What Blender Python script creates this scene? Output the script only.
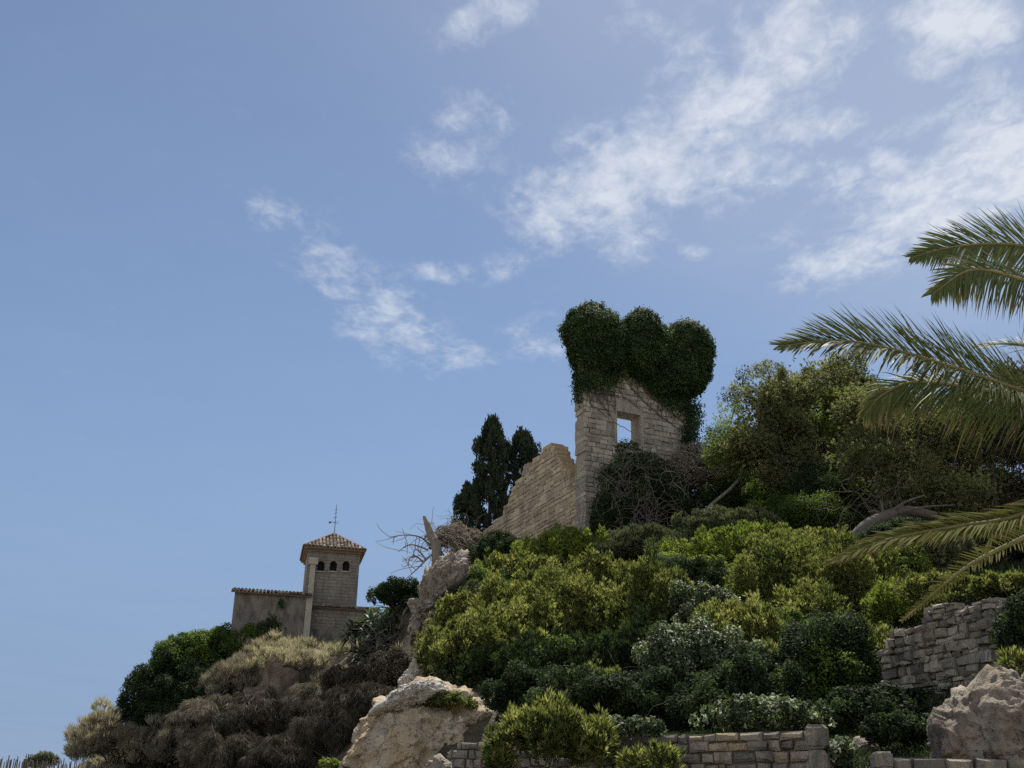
import bpy, math, random
import numpy as np
from mathutils import Vector, Matrix, Quaternion, Euler
R = math.radians
S = bpy.context.scene
C = S.collection
for o in list(bpy.data.objects): bpy.data.objects.remove(o)

# ------------------------------------------------------------------ camera, sky, sun, exposure
W, H, F = 1024, 768, 1150.0
PITCH, ROLL, EYE = 22.0, 1.4, 1.6
cam = bpy.data.objects.new('camera', bpy.data.cameras.new('camera')); C.objects.link(cam)
cam.data.sensor_width = 36; cam.data.lens = 36 * F / W
cam.data.clip_start = 0.1; cam.data.clip_end = 9000
RM = Euler((R(90 + PITCH), 0, 0)).to_matrix() @ Matrix.Rotation(R(ROLL), 3, 'Z')
cam.matrix_world = Matrix.Translation((0, 0, EYE)) @ RM.to_4x4()
S.camera = cam
SUN_EL, SUN_AZ = 61.0, 14.0
sdir = Vector((math.sin(R(SUN_AZ)) * math.cos(R(SUN_EL)), math.cos(R(SUN_AZ)) * math.cos(R(SUN_EL)), math.sin(R(SUN_EL))))
sun = bpy.data.objects.new('sun', bpy.data.lights.new('sun', 'SUN')); C.objects.link(sun)
sun.data.energy = 5.0; sun.data.angle = R(0.5); sun.data.color = (1, .94, .84)
sun.rotation_euler = sdir.to_track_quat('Z', 'Y').to_euler(); sun.location = (0, 0, 80)
S.view_settings.view_transform = 'Standard'; S.view_settings.look = 'None'
S.view_settings.gamma = 1; S.view_settings.exposure = 0.66; S.view_settings.use_curve_mapping = False
SKY_STRENGTH = 0.061
cy = S.cycles
cy.max_bounces = 6; cy.diffuse_bounces = 3; cy.glossy_bounces = 2; cy.transmission_bounces = 2; cy.transparent_max_bounces = 4
cy.caustics_reflective = False; cy.caustics_refractive = False
cy.use_denoising = False

def ray(px, py):
    v = Vector((px - W / 2, H / 2 - py, -F)); return (RM @ v).normalized()
def at(px, py, Y):                       # the point seen at a pixel, at forward distance Y
    d = ray(px, py); t = Y / d.y
    return Vector((d.x * t, Y, EYE + d.z * t))

world = bpy.data.worlds.new('World'); S.world = world; world.use_nodes = True
NT = world.node_tree; NT.nodes.clear()
def wn(t, **k):
    n = NT.nodes.new(t)
    for a, b in k.items(): setattr(n, a, b)
    return n
def math_node(nt, op, a, b=None, c=None, clamp=False):
    n = nt.nodes.new('ShaderNodeMath'); n.operation = op; n.use_clamp = clamp
    for i, x in enumerate((a, b, c)):
        if x is None: continue
        if isinstance(x, (int, float)): n.inputs[i].default_value = x
        else: nt.links.new(x, n.inputs[i])
    return n.outputs[0]
def build_world():
    L = NT.links.new
    sky = wn('ShaderNodeTexSky', sky_type='NISHITA'); sky.sun_disc = False
    sky.sun_elevation = R(SUN_EL); sky.sun_rotation = R(SUN_AZ)
    sky.air_density = 1.0; sky.dust_density = 0.4; sky.ozone_density = 2.2; sky.altitude = 20
    tc = wn('ShaderNodeTexCoord'); sep = wn('ShaderNodeSeparateXYZ'); L(tc.outputs['Generated'], sep.inputs[0])
    z = math_node(NT, 'MAXIMUM', sep.outputs[2], 0.03)
    cmb = wn('ShaderNodeCombineXYZ')                    # cloud layer: the point where the view direction meets a level sheet
    L(math_node(NT, 'DIVIDE', sep.outputs[0], z), cmb.inputs[0]); L(math_node(NT, 'DIVIDE', sep.outputs[1], z), cmb.inputs[1])
    P = cmb.outputs[0]
    def proj(px, py):
        d = ray(px, py); return np.array((d.x / d.z, d.y / d.z))
    clouds = [(615, 185, 105, 50, -22, 1), (560, 215, 60, 40, 0, .8), (715, 120, 95, 48, -28, .9), (790, 45, 80, 50, -20, .85), (800, 128, 62, 18, -8, .9), (740, 170, 70, 40, -30, .65),
              (1000, 165, 85, 62, -30, 1), (925, 215, 75, 48, -15, .9), (850, 260, 80, 24, -15, .85), (960, 20, 65, 42, 0, .95), (935, 62, 36, 26, 0, .7), (895, 163, 28, 18, 0, .75), (900, 135, 60, 16, -10, .5),
              (487, 18, 54, 26, -20, .66), (650, 25, 60, 34, 0, .5), (475, 120, 46, 34, 20, .6), (452, 160, 60, 28, 10, .5),
              (283, 218, 40, 22, 20, .56), (330, 262, 60, 30, 45, .56), (385, 318, 84, 38, 38, .66), (440, 350, 74, 22, 15, .52), (450, 274, 46, 13, 5, .55), (505, 262, 40, 16, -20, .55), (545, 346, 40, 16, 0, .6), (690, 252, 22, 12, 0, .6), (520, 330, 50, 20, -30, .35), (700, 60, 80, 40, -30, .5), (830, 180, 60, 30, 0, .45), (640, 245, 70, 22, -10, .5), (990, 100, 50, 40, 0, .6), (880, 210, 60, 30, -10, .5), (800, 240, 50, 16, 0, .35)]
    total = None
    for (px, py, a, b, rot, k) in clouds:
        c = proj(px, py)
        J = np.stack([(proj(px + 4, py) - proj(px - 4, py)) / 8, (proj(px, py + 4) - proj(px, py - 4)) / 8], 1)
        cr, sr = math.cos(R(rot)), math.sin(R(rot))
        U, D, _ = np.linalg.svd(J @ np.array([[cr, -sr], [sr, cr]]) @ np.diag([a * 1.42, b * 1.5]))
        m = wn('ShaderNodeMapping', vector_type='TEXTURE')
        m.inputs['Location'].default_value = (c[0], c[1], 0)
        m.inputs['Rotation'].default_value = (0, 0, math.atan2(U[1, 0], U[0, 0]))
        m.inputs['Scale'].default_value = (D[0], D[1], 1)
        L(P, m.inputs['Vector'])
        ln = wn('ShaderNodeVectorMath', operation='LENGTH'); L(m.outputs[0], ln.inputs[0])
        mr = wn('ShaderNodeMapRange', interpolation_type='SMOOTHSTEP'); L(ln.outputs['Value'], mr.inputs[0])
        mr.inputs[1].default_value = 1.25; mr.inputs[2].default_value = 0.05; mr.inputs[3].default_value = 0; mr.inputs[4].default_value = k
        total = mr.outputs[0] if total is None else math_node(NT, 'SMOOTH_MAX', total, mr.outputs[0], 0.15)
    def noise(scale, detail, rough, dist=0.0, sx=1.0):
        mp = wn('ShaderNodeMapping'); mp.inputs['Scale'].default_value = (scale * sx, scale, scale); L(P, mp.inputs['Vector'])
        n = wn('ShaderNodeTexNoise'); n.inputs['Scale'].default_value = 1; n.inputs['Detail'].default_value = detail
        n.inputs['Roughness'].default_value = rough; n.inputs['Distortion'].default_value = dist
        L(mp.outputs[0], n.inputs['Vector']); return n.outputs['Fac']
    n1 = noise(8.0, 9, .6, .3, 1.5); n2 = noise(24, 7, .62, .5, 1.4)
    nn = math_node(NT, 'ADD', math_node(NT, 'MULTIPLY', n1, .62), math_node(NT, 'MULTIPLY', n2, .38))
    dens = math_node(NT, 'ADD', math_node(NT, 'MULTIPLY', math_node(NT, 'SUBTRACT', nn, .5), 3.7), math_node(NT, 'SUBTRACT', math_node(NT, 'MULTIPLY', total, 1.3), .50))
    mr = wn('ShaderNodeMapRange', interpolation_type='SMOOTHSTEP'); L(dens, mr.inputs[0])
    mr.inputs[1].default_value = -.30; mr.inputs[2].default_value = 1.3; mr.inputs[3].default_value = 0; mr.inputs[4].default_value = .84
    gate = math_node(NT, 'MULTIPLY', mr.outputs[0], math_node(NT, 'SUBTRACT', math_node(NT, 'MULTIPLY', total, 3.2), .25, clamp=True))
    veil = math_node(NT, 'MULTIPLY', noise(1.6, 6, .6), .09)
    # unseen broken white cloud, added behind the viewer to brighten the shaded faces
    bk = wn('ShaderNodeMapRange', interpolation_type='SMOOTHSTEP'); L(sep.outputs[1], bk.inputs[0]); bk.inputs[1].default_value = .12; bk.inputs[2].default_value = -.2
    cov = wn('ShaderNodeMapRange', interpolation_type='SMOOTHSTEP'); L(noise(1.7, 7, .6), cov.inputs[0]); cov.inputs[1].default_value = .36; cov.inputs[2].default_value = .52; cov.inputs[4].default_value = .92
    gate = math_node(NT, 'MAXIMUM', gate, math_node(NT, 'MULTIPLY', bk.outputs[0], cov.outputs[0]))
    c = proj(960, 160); J = np.stack([(proj(964, 160) - proj(956, 160)) / 8, (proj(960, 164) - proj(960, 156)) / 8], 1); U, D, _ = np.linalg.svd(J @ np.diag([560, 420]))
    m = wn('ShaderNodeMapping', vector_type='TEXTURE'); m.inputs['Location'].default_value = (c[0], c[1], 0); m.inputs['Rotation'].default_value = (0, 0, math.atan2(U[1, 0], U[0, 0])); m.inputs['Scale'].default_value = (D[0], D[1], 1); L(P, m.inputs['Vector'])
    ln = wn('ShaderNodeVectorMath', operation='LENGTH'); L(m.outputs[0], ln.inputs[0])
    ci = wn('ShaderNodeMapRange', interpolation_type='SMOOTHSTEP'); L(ln.outputs['Value'], ci.inputs[0]); ci.inputs[1].default_value = 1.1; ci.inputs[2].default_value = 0; ci.inputs[4].default_value = .27     # thin high veil of cirrus
    veil = math_node(NT, 'ADD', veil, math_node(NT, 'MULTIPLY', ci.outputs[0], math_node(NT, 'ADD', .55, math_node(NT, 'MULTIPLY', noise(3.0, 6, .6), .8))))
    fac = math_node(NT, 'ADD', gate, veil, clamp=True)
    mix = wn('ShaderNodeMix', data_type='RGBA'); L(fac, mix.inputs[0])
    hs = wn('ShaderNodeHueSaturation'); hs.inputs['Saturation'].default_value = 1.02; L(sky.outputs[0], hs.inputs['Color'])
    hz = wn('ShaderNodeMapRange', interpolation_type='SMOOTHSTEP'); L(sep.outputs[2], hz.inputs[0]); hz.inputs[1].default_value = .42; hz.inputs[2].default_value = .06; hz.inputs[4].default_value = .85
    low = wn('ShaderNodeMix', data_type='RGBA'); L(hz.outputs[0], low.inputs[0]); L(hs.outputs[0], low.inputs[6]); low.inputs[7].default_value = (2.2, 3.3, 5.5, 1)
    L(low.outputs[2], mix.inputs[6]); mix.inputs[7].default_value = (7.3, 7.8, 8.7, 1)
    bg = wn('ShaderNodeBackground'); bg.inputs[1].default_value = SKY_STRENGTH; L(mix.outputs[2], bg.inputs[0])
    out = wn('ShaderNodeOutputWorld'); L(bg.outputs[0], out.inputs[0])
build_world()

# ------------------------------------------------------------------ helpers
def hsh(x, y, z, s=0):
    with np.errstate(over='ignore'):
        h = (x.astype(np.int64) * 374761393 + y.astype(np.int64) * 668265263 + z.astype(np.int64) * 1440662683 + s * 974634777) & 0xffffffff
        h = ((h ^ (h >> 13)) * 1274126177) & 0xffffffff
        h = ((h ^ (h >> 16)) * 2246822519) & 0xffffffff
    return (h ^ (h >> 15)).astype(np.float64) / 4294967295.0
def vnoise(P, s=0):                       # value noise 0..1
    P = np.asarray(P, float); i = np.floor(P); f = P - i; f = f * f * (3 - 2 * f); i = i.astype(np.int64)
    r = 0
    for dx in (0, 1):
        for dy in (0, 1):
            for dz in (0, 1):
                w = (f[:, 0] if dx else 1 - f[:, 0]) * (f[:, 1] if dy else 1 - f[:, 1]) * (f[:, 2] if dz else 1 - f[:, 2])
                r = r + w * hsh(i[:, 0] + dx, i[:, 1] + dy, i[:, 2] + dz, s)
    return r
def fbm(P, oct=4, s=0, gain=.5):
    P = np.asarray(P, float); a, t, n = 1, 0, 0
    for k in range(oct):
        t = t + a * vnoise(P * 2 ** k + 17.3 * k, s + k); n += a; a *= gain
    return t / n
def worley(P, s=0):                       # a random level for each broken cell, -0.5..0.5
    P = np.asarray(P, float) + (np.stack([vnoise(np.asarray(P, float) * 1.7, s + k) for k in (1, 2, 3)], 1) - .5) * .5; i = np.floor(P).astype(np.int64); best = np.full(len(P), 9.0); val = np.zeros(len(P))
    for dx in (-1, 0, 1):
        for dy in (-1, 0, 1):
            for dz in (-1, 0, 1):
                c = i + np.array((dx, dy, dz)); f = np.stack([hsh(c[:, 0], c[:, 1], c[:, 2], s + 11 + k) for k in range(3)], 1); dd = ((c + f - P) ** 2).sum(1); m = dd < best
                best = np.where(m, dd, best); val = np.where(m, hsh(c[:, 0], c[:, 1], c[:, 2], s + 20) - .5, val)
    return val
def unit(v): return v / np.maximum(np.linalg.norm(v, axis=-1, keepdims=True), 1e-9)
def runit(rng, n): return unit(rng.normal(size=(n, 3)))

def mk(name, V, Fc, mat, parent=None, tint=None, smooth=False, loc=None, rotz=0):
    """One mesh object. V: Nx3, Fc: list of index tuples or an int array Mx3/4; tint: value per face."""
    me = bpy.data.meshes.new(name)
    V = np.asarray(V, np.float32)
    if isinstance(Fc, np.ndarray):
        m, k = Fc.shape
        me.vertices.add(len(V)); me.vertices.foreach_set('co', V.ravel())
        me.loops.add(m * k); me.loops.foreach_set('vertex_index', Fc.astype(np.int32).ravel())
        me.polygons.add(m); me.polygons.foreach_set('loop_start', np.arange(0, m * k, k, dtype=np.int32))
        me.update(calc_edges=True)
    else:
        me.from_pydata(V.tolist(), [], [tuple(int(i) for i in f) for f in Fc])
    if tint is not None:
        a = me.attributes.new('tint', 'FLOAT', 'FACE'); a.data.foreach_set('value', np.asarray(tint, np.float32))
    if smooth: me.polygons.foreach_set('use_smooth', [True] * len(me.polygons))
    me.materials.append(mat); me.update()
    o = bpy.data.objects.new(name, me); C.objects.link(o)
    if parent is not None: o.parent = parent
    if loc is not None: o.location = loc
    o.rotation_euler.z = rotz
    return o
class MB:                                 # collects shapes into one mesh
    def __init__(s): s.V = []; s.F = []; s.T = []; s.n = 0
    def add(s, V, Fc, tint=.5):
        V = np.asarray(V, float); s.V.append(V)
        for f in Fc: s.F.append(tuple(int(i) + s.n for i in f))
        s.T += [tint] * len(Fc); s.n += len(V)
    def box(s, c, sz, tint=.5, rz=0):
        x, y, z = (np.array(sz) / 2)
        V = np.array([(-x, -y, -z), (x, -y, -z), (x, y, -z), (-x, y, -z), (-x, -y, z), (x, -y, z), (x, y, z), (-x, y, z)])
        if rz: V[:, :2] = V[:, :2] @ np.array([[math.cos(rz), math.sin(rz)], [-math.sin(rz), math.cos(rz)]])
        s.add(V + np.array(c), [(0, 3, 2, 1), (4, 5, 6, 7), (0, 1, 5, 4), (1, 2, 6, 5), (2, 3, 7, 6), (3, 0, 4, 7)], tint)
    def tube(s, pts, rad, sides=6, tint=.5):
        pts = np.asarray(pts, float); n = len(pts); rad = np.broadcast_to(rad, (n,)) if np.ndim(rad) else np.full(n, rad)
        T = unit(np.gradient(pts, axis=0)); ref = np.array((.3, .2, 1.0)) if abs(T[:, 2]).mean() < .9 else np.array((1., .1, 0))
        A = unit(np.cross(T, ref)); B = np.cross(T, A); th = np.arange(sides) * 2 * math.pi / sides
        V = (pts[:, None] + rad[:, None, None] * (np.cos(th)[None, :, None] * A[:, None] + np.sin(th)[None, :, None] * B[:, None])).reshape(-1, 3)
        Fc = [(i * sides + j, i * sides + (j + 1) % sides, (i + 1) * sides + (j + 1) % sides, (i + 1) * sides + j) for i in range(n - 1) for j in range(sides)]
        Fc += [tuple(range(sides))[::-1], tuple((n - 1) * sides + j for j in range(sides))]
        s.add(V, Fc, tint)
    def build(s, name, mat, parent=None, smooth=False, loc=None, rotz=0):
        return mk(name, np.concatenate(s.V), s.F, mat, parent, s.T, smooth, loc, rotz)
def curve(pts, n=12):                     # Catmull-Rom through points
    P = np.array([list(p) for p in pts], float); P = np.vstack([2 * P[0] - P[1], P, 2 * P[-1] - P[-2]])
    out = []
    for i in range(1, len(P) - 2):
        t = np.linspace(0, 1, n, endpoint=False)[:, None]; a, b, c, d = P[i - 1], P[i], P[i + 1], P[i + 2]
        out.append(.5 * (2 * b + (c - a) * t + (2 * a - 5 * b + 4 * c - d) * t ** 2 + (3 * b - a - 3 * c + d) * t ** 3))
    return np.vstack(out + [P[-2:-1]])
def tag(o, label=None, cat=None, group=None, kind=None):
    if label: o['label'] = label
    if cat: o['category'] = cat
    if group: o['group'] = group
    if kind: o['kind'] = kind
    return o
def empty(name, loc, label, cat, group=None, rz=0):
    o = bpy.data.objects.new(name, None); C.objects.link(o); o.location = loc; o.rotation_euler.z = rz; o.empty_display_size = .3
    return tag(o, label, cat, group)

# ------------------------------------------------------------------ materials
def new_mat(name):
    m = bpy.data.materials.new(name); m.use_nodes = True; nt = m.node_tree; nt.nodes.clear()
    out = nt.nodes.new('ShaderNodeOutputMaterial'); b = nt.nodes.new('ShaderNodeBsdfPrincipled'); nt.links.new(b.outputs[0], out.inputs[0])
    return m, nt, b, out
def ramp(nt, fac, stops):
    r = nt.nodes.new('ShaderNodeValToRGB'); e = r.color_ramp.elements
    while len(e) < len(stops): e.new(.5)
    for el, (p, c) in zip(e, stops): el.position = p; el.color = (*c, 1)
    nt.links.new(fac, r.inputs[0]); return r.outputs[0]
def tnoise(nt, scale, detail=4, rough=.55, dist=0, coord='Object', stretch=(1, 1, 1)):
    tc = nt.nodes.new('ShaderNodeTexCoord'); mp = nt.nodes.new('ShaderNodeMapping'); mp.inputs['Scale'].default_value = stretch
    nt.links.new(tc.outputs[coord], mp.inputs[0])
    n = nt.nodes.new('ShaderNodeTexNoise'); n.inputs['Scale'].default_value = scale; n.inputs['Detail'].default_value = detail
    n.inputs['Roughness'].default_value = rough; n.inputs['Distortion'].default_value = dist; nt.links.new(mp.outputs[0], n.inputs['Vector'])
    return n.outputs['Fac']
def mixc(nt, fac, a, b, blend='MIX'):
    m = nt.nodes.new('ShaderNodeMix'); m.data_type = 'RGBA'; m.blend_type = blend
    for i, x in ((0, fac), (6, a), (7, b)):
        if isinstance(x, (int, float)): m.inputs[i].default_value = x
        elif isinstance(x, tuple): m.inputs[i].default_value = (*x, 1)
        else: nt.links.new(x, m.inputs[i])
    return m.outputs[2]
def attr(nt, name='tint'):
    a = nt.nodes.new('ShaderNodeAttribute'); a.attribute_name = name; return a.outputs['Fac']
def bump(nt, b, h, strength=.5, dist=.05):
    n = nt.nodes.new('ShaderNodeBump'); n.inputs['Strength'].default_value = strength; n.inputs['Distance'].default_value = dist
    nt.links.new(h, n.inputs['Height']); nt.links.new(n.outputs[0], b.inputs['Normal'])
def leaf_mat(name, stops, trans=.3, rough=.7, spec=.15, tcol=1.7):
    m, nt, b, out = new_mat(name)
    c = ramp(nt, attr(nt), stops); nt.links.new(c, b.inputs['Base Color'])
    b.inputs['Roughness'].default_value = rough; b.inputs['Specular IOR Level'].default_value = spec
    if trans:
        t = nt.nodes.new('ShaderNodeBsdfTranslucent'); nt.links.new(mixc(nt, 1.0, c, (tcol, tcol * 1.04, tcol * .72), 'MULTIPLY'), t.inputs[0])
        mx = nt.nodes.new('ShaderNodeMixShader'); mx.inputs[0].default_value = trans
        nt.links.new(b.outputs[0], mx.inputs[1]); nt.links.new(t.outputs[0], mx.inputs[2]); nt.links.new(mx.outputs[0], out.inputs[0])
    return m
def stone_mat(name, stops, stain=(.10, .09, .08), stain_amt=.6, sc=1.0, bumpd=.04):
    m, nt, b, out = new_mat(name)
    base = ramp(nt, attr(nt), stops)
    n1 = tnoise(nt, 1.1 * sc, 6, .6, .3); n2 = tnoise(nt, 7 * sc, 6, .65); n3 = tnoise(nt, 30 * sc, 4, .6)
    st = tnoise(nt, .8 * sc, 6, .62, .4, stretch=(1.6, 1.6, .35))
    f = nt.nodes.new('ShaderNodeMapRange'); nt.links.new(st, f.inputs[0]); f.inputs[1].default_value = .46; f.inputs[2].default_value = .7; f.inputs[4].default_value = stain_amt
    c = mixc(nt, f.outputs[0], base, stain)
    c = mixc(nt, .75, c, ramp(nt, n2, [(.25, (.55, .54, .53)), (.5, (1, 1, 1)), (.8, (1.25, 1.2, 1.12))]), 'MULTIPLY')
    c = mixc(nt, .6, c, ramp(nt, n1, [(.3, (.75, .76, .8)), (.7, (1.15, 1.08, .95))]), 'MULTIPLY')
    nt.links.new(c, b.inputs['Base Color']); b.inputs['Roughness'].default_value = .9; b.inputs['Specular IOR Level'].default_value = .2
    bump(nt, b, math_node(nt, 'ADD', n2, math_node(nt, 'MULTIPLY', n3, .5)), .8, bumpd)
    return m
M = {}
M['pine'] = leaf_mat('fine_needle_foliage', [(0, (.034, .047, .018)), (.4, (.092, .108, .034)), (.75, (.16, .172, .052)), (1, (.25, .245, .10))], .48, tcol=1.6)
M['green'] = leaf_mat('green_foliage', [(0, (.030, .055, .016)), (.5, (.065, .100, .022)), (1, (.13, .17, .03))], .42)
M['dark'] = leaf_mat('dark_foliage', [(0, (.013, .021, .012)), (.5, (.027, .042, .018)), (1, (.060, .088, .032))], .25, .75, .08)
M['brown'] = leaf_mat('dark_brown_needles', [(0, (.035, .035, .026)), (.5, (.065, .062, .04)), (1, (.11, .105, .06))], .35)
M['grey'] = leaf_mat('grey_green_foliage', [(0, (.050, .062, .036)), (.5, (.088, .102, .056)), (1, (.13, .14, .075))], .2)
M['pale'] = leaf_mat('pale_leaf_foliage', [(0, (.03, .045, .022)), (.6, (.065, .088, .036)), (.8, (.11, .135, .066)), (.97, (.40, .42, .33))], .3, .6, .25)  # whitest stop paints leaf glints, and the flowers of the weeds
M['bright'] = leaf_mat('bright_foliage', [(0, (.075, .105, .022)), (.5, (.13, .165, .035)), (1, (.21, .24, .05))], .4)
M['olive'] = leaf_mat('olive_brown_foliage', [(0, (.076, .082, .046)), (.5, (.122, .130, .066)), (1, (.185, .195, .085))], .45)
M['ivy'] = leaf_mat('ivy_foliage', [(0, (.016, .030, .012)), (.5, (.032, .055, .017)), (1, (.068, .105, .026))], .28)
M['cypress'] = leaf_mat('cypress_foliage', [(0, (.016, .024, .016)), (.5, (.027, .038, .022)), (1, (.045, .058, .030))], .1)
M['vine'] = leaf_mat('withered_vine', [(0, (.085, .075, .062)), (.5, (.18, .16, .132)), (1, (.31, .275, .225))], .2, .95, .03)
M['agave'] = leaf_mat('agave_leaf', [(0, (.04, .06, .042)), (.6, (.085, .112, .080)), (1, (.18, .20, .13))], .15, .6, .3)
M['vine_dark'] = leaf_mat('shaded_withered_vine', [(0, (.042, .036, .03)), (.5, (.09, .078, .063)), (1, (.18, .155, .125))], .1, .95, .03)  # darker copy of the withered vine, gully shade put into the colour
M['straw'] = leaf_mat('dry_grass', [(0, (.13, .115, .095)), (.5, (.26, .23, .185)), (1, (.40, .355, .275))], .45, tcol=1.4)
M['palm'] = leaf_mat('palm_leaflet', [(0, (.13, .10, .05)), (.3, (.050, .064, .022)), (.7, (.072, .090, .026)), (1, (.105, .12, .035))], .30, .6, .18)
M['palm_dry'] = leaf_mat('palm_leaflet_dry', [(0, (.15, .115, .055)), (.3, (.105, .10, .03)), (1, (.085, .105, .022))], .2, .8, .04)
def plain(name, c1, c2, sc=6, rough=.9, bd=.02, stretch=(1, 1, 1), spec=.2):
    m, nt, b, out = new_mat(name)
    n = tnoise(nt, sc, 6, .65, .2, stretch=stretch)
    nt.links.new(ramp(nt, n, [(.3, c1), (.7, c2)]), b.inputs['Base Color']); b.inputs['Roughness'].default_value = rough; b.inputs['Specular IOR Level'].default_value = spec
    bump(nt, b, n, .7, bd); return m
M['bark'] = plain('bark', (.05, .045, .04), (.13, .12, .105), 5, stretch=(1, 1, .3))
M['greybark'] = plain('grey_bark', (.075, .07, .063), (.17, .16, .145), 6, stretch=(1, 1, .3))
M['twig'] = plain('twig', (.06, .052, .045), (.12, .105, .09), 9)
M['deadwood'] = plain('dead_wood', (.14, .12, .10), (.27, .24, .20), 7, stretch=(1, 1, .3))
M['rachis'] = plain('palm_rachis', (.10, .092, .036), (.16, .14, .06), 9, rough=.85)
M['reed'] = plain('reed', (.10, .085, .065), (.24, .20, .15), 14, stretch=(6, 6, .6))
M['iron'] = plain('iron', (.03, .03, .035), (.07, .065, .06), 20, rough=.5)
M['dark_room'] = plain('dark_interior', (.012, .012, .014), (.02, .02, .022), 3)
M['ruin'] = stone_mat('ruin_limestone', [(0, (.24, .22, .185)), (.5, (.325, .30, .255)), (1, (.43, .40, .345))], (.11, .10, .095), .65, 1.0, .06)
M['curtain'] = stone_mat('curtain_limestone', [(0, (.27, .22, .16)), (.5, (.37, .31, .23)), (1, (.46, .40, .31))], (.14, .125, .11), .55, .8, .06)  # warmth of grazing light put into the stone colour
M['terrace'] = stone_mat('terrace_stone', [(0, (.17, .16, .145)), (.5, (.29, .265, .225)), (.85, (.37, .325, .26)), (1, (.39, .30, .205))], (.06, .06, .058), .75, 2.2, .07)
M['retain'] = stone_mat('retaining_stone', [(0, (.17, .155, .13)), (.5, (.29, .265, .22)), (1, (.44, .405, .345))], (.06, .06, .058), .7, 1.8, .07)
def rock_mat(name, a, b_, c_, stain, sc=1.0, soil=None):
    m, nt, b, out = new_mat(name)
    n1 = tnoise(nt, .5 * sc, 8, .6, .5); n2 = tnoise(nt, 3.2 * sc, 8, .66, .2); n3 = tnoise(nt, 14 * sc, 6, .65)
    c = ramp(nt, n1, [(.3, a), (.5, b_), (.68, c_)])
    c = mixc(nt, .8, c, ramp(nt, n2, [(.25, (.58, .55, .52)), (.45, (1, 1, 1)), (.8, (1.15, 1.14, 1.1))]), 'MULTIPLY')
    st = tnoise(nt, .9 * sc, 6, .6, .4, stretch=(1.5, 1.5, .3))
    f = nt.nodes.new('ShaderNodeMapRange'); nt.links.new(st, f.inputs[0]); f.inputs[1].default_value = .47; f.inputs[2].default_value = .62; f.inputs[4].default_value = .75
    c = mixc(nt, f.outputs[0], c, stain)
    vo = nt.nodes.new('ShaderNodeTexVoronoi'); vo.inputs['Scale'].default_value = 5 * sc
    tc = nt.nodes.new('ShaderNodeTexCoord'); nt.links.new(tc.outputs['Object'], vo.inputs['Vector'])
    pit = nt.nodes.new('ShaderNodeMapRange'); nt.links.new(vo.outputs['Distance'], pit.inputs[0]); pit.inputs[1].default_value = .05; pit.inputs[2].default_value = .28
    c = mixc(nt, math_node(nt, 'MULTIPLY', math_node(nt, 'SUBTRACT', 1, pit.outputs[0]), .4), c, (.10, .085, .065))
    wv = nt.nodes.new('ShaderNodeVectorMath'); wv.operation = 'MULTIPLY_ADD'; nz = nt.nodes.new('ShaderNodeTexNoise'); nz.inputs['Scale'].default_value = 2.0 * sc; nt.links.new(tc.outputs['Object'], nz.inputs['Vector'])
    nt.links.new(nz.outputs['Color'], wv.inputs[0]); wv.inputs[1].default_value = (1.6, 1.6, 1.6); nt.links.new(tc.outputs['Object'], wv.inputs[2])
    vc = nt.nodes.new('ShaderNodeTexVoronoi'); vc.feature = 'DISTANCE_TO_EDGE'; vc.inputs['Scale'].default_value = .5 * sc; nt.links.new(wv.outputs[0], vc.inputs['Vector'])
    ck = nt.nodes.new('ShaderNodeMapRange'); nt.links.new(vc.outputs['Distance'], ck.inputs[0]); ck.inputs[1].default_value = .0; ck.inputs[2].default_value = .03
    c = mixc(nt, math_node(nt, 'MULTIPLY', math_node(nt, 'SUBTRACT', 1, ck.outputs[0]), math_node(nt, 'MULTIPLY', n1, .45)), c, (.07, .06, .05))
    nt.links.new(c, b.inputs['Base Color']); b.inputs['Roughness'].default_value = .93; b.inputs['Specular IOR Level'].default_value = .15
    h = math_node(nt, 'ADD', math_node(nt, 'ADD', n2, math_node(nt, 'MULTIPLY', n3, .5)), math_node(nt, 'ADD', math_node(nt, 'MULTIPLY', pit.outputs[0], .5), math_node(nt, 'MULTIPLY', ck.outputs[0], .3)))
    bump(nt, b, h, 1.0, .12 / sc); return m
M['cliff'] = rock_mat('cliff_limestone', (.42, .30, .18), (.44, .365, .27), (.50, .44, .36), (.32, .24, .145), 1.0)
M['boulder'] = rock_mat('boulder_limestone', (.19, .15, .11), (.25, .215, .175), (.33, .30, .255), (.075, .066, .056), 1.5)
M['pillar'] = rock_mat('pillar_rock', (.27, .215, .15), (.30, .265, .22), (.36, .34, .31), (.15, .125, .10), 1.2)
M['ledge'] = rock_mat('pale_ledge_limestone', (.40, .36, .29), (.48, .45, .39), (.56, .53, .48), (.30, .26, .2), 1.6)
M['earth'] = rock_mat('earth_bank', (.10, .078, .056), (.14, .11, .08), (.21, .175, .13), (.07, .058, .046), .9)
M['soil'] = rock_mat('hill_soil', (.06, .055, .038), (.085, .075, .05), (.14, .12, .085), (.04, .042, .03), .5)
M['sand'] = plain('sand', (.42, .37, .29), (.50, .44, .35), 1.5)

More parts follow.
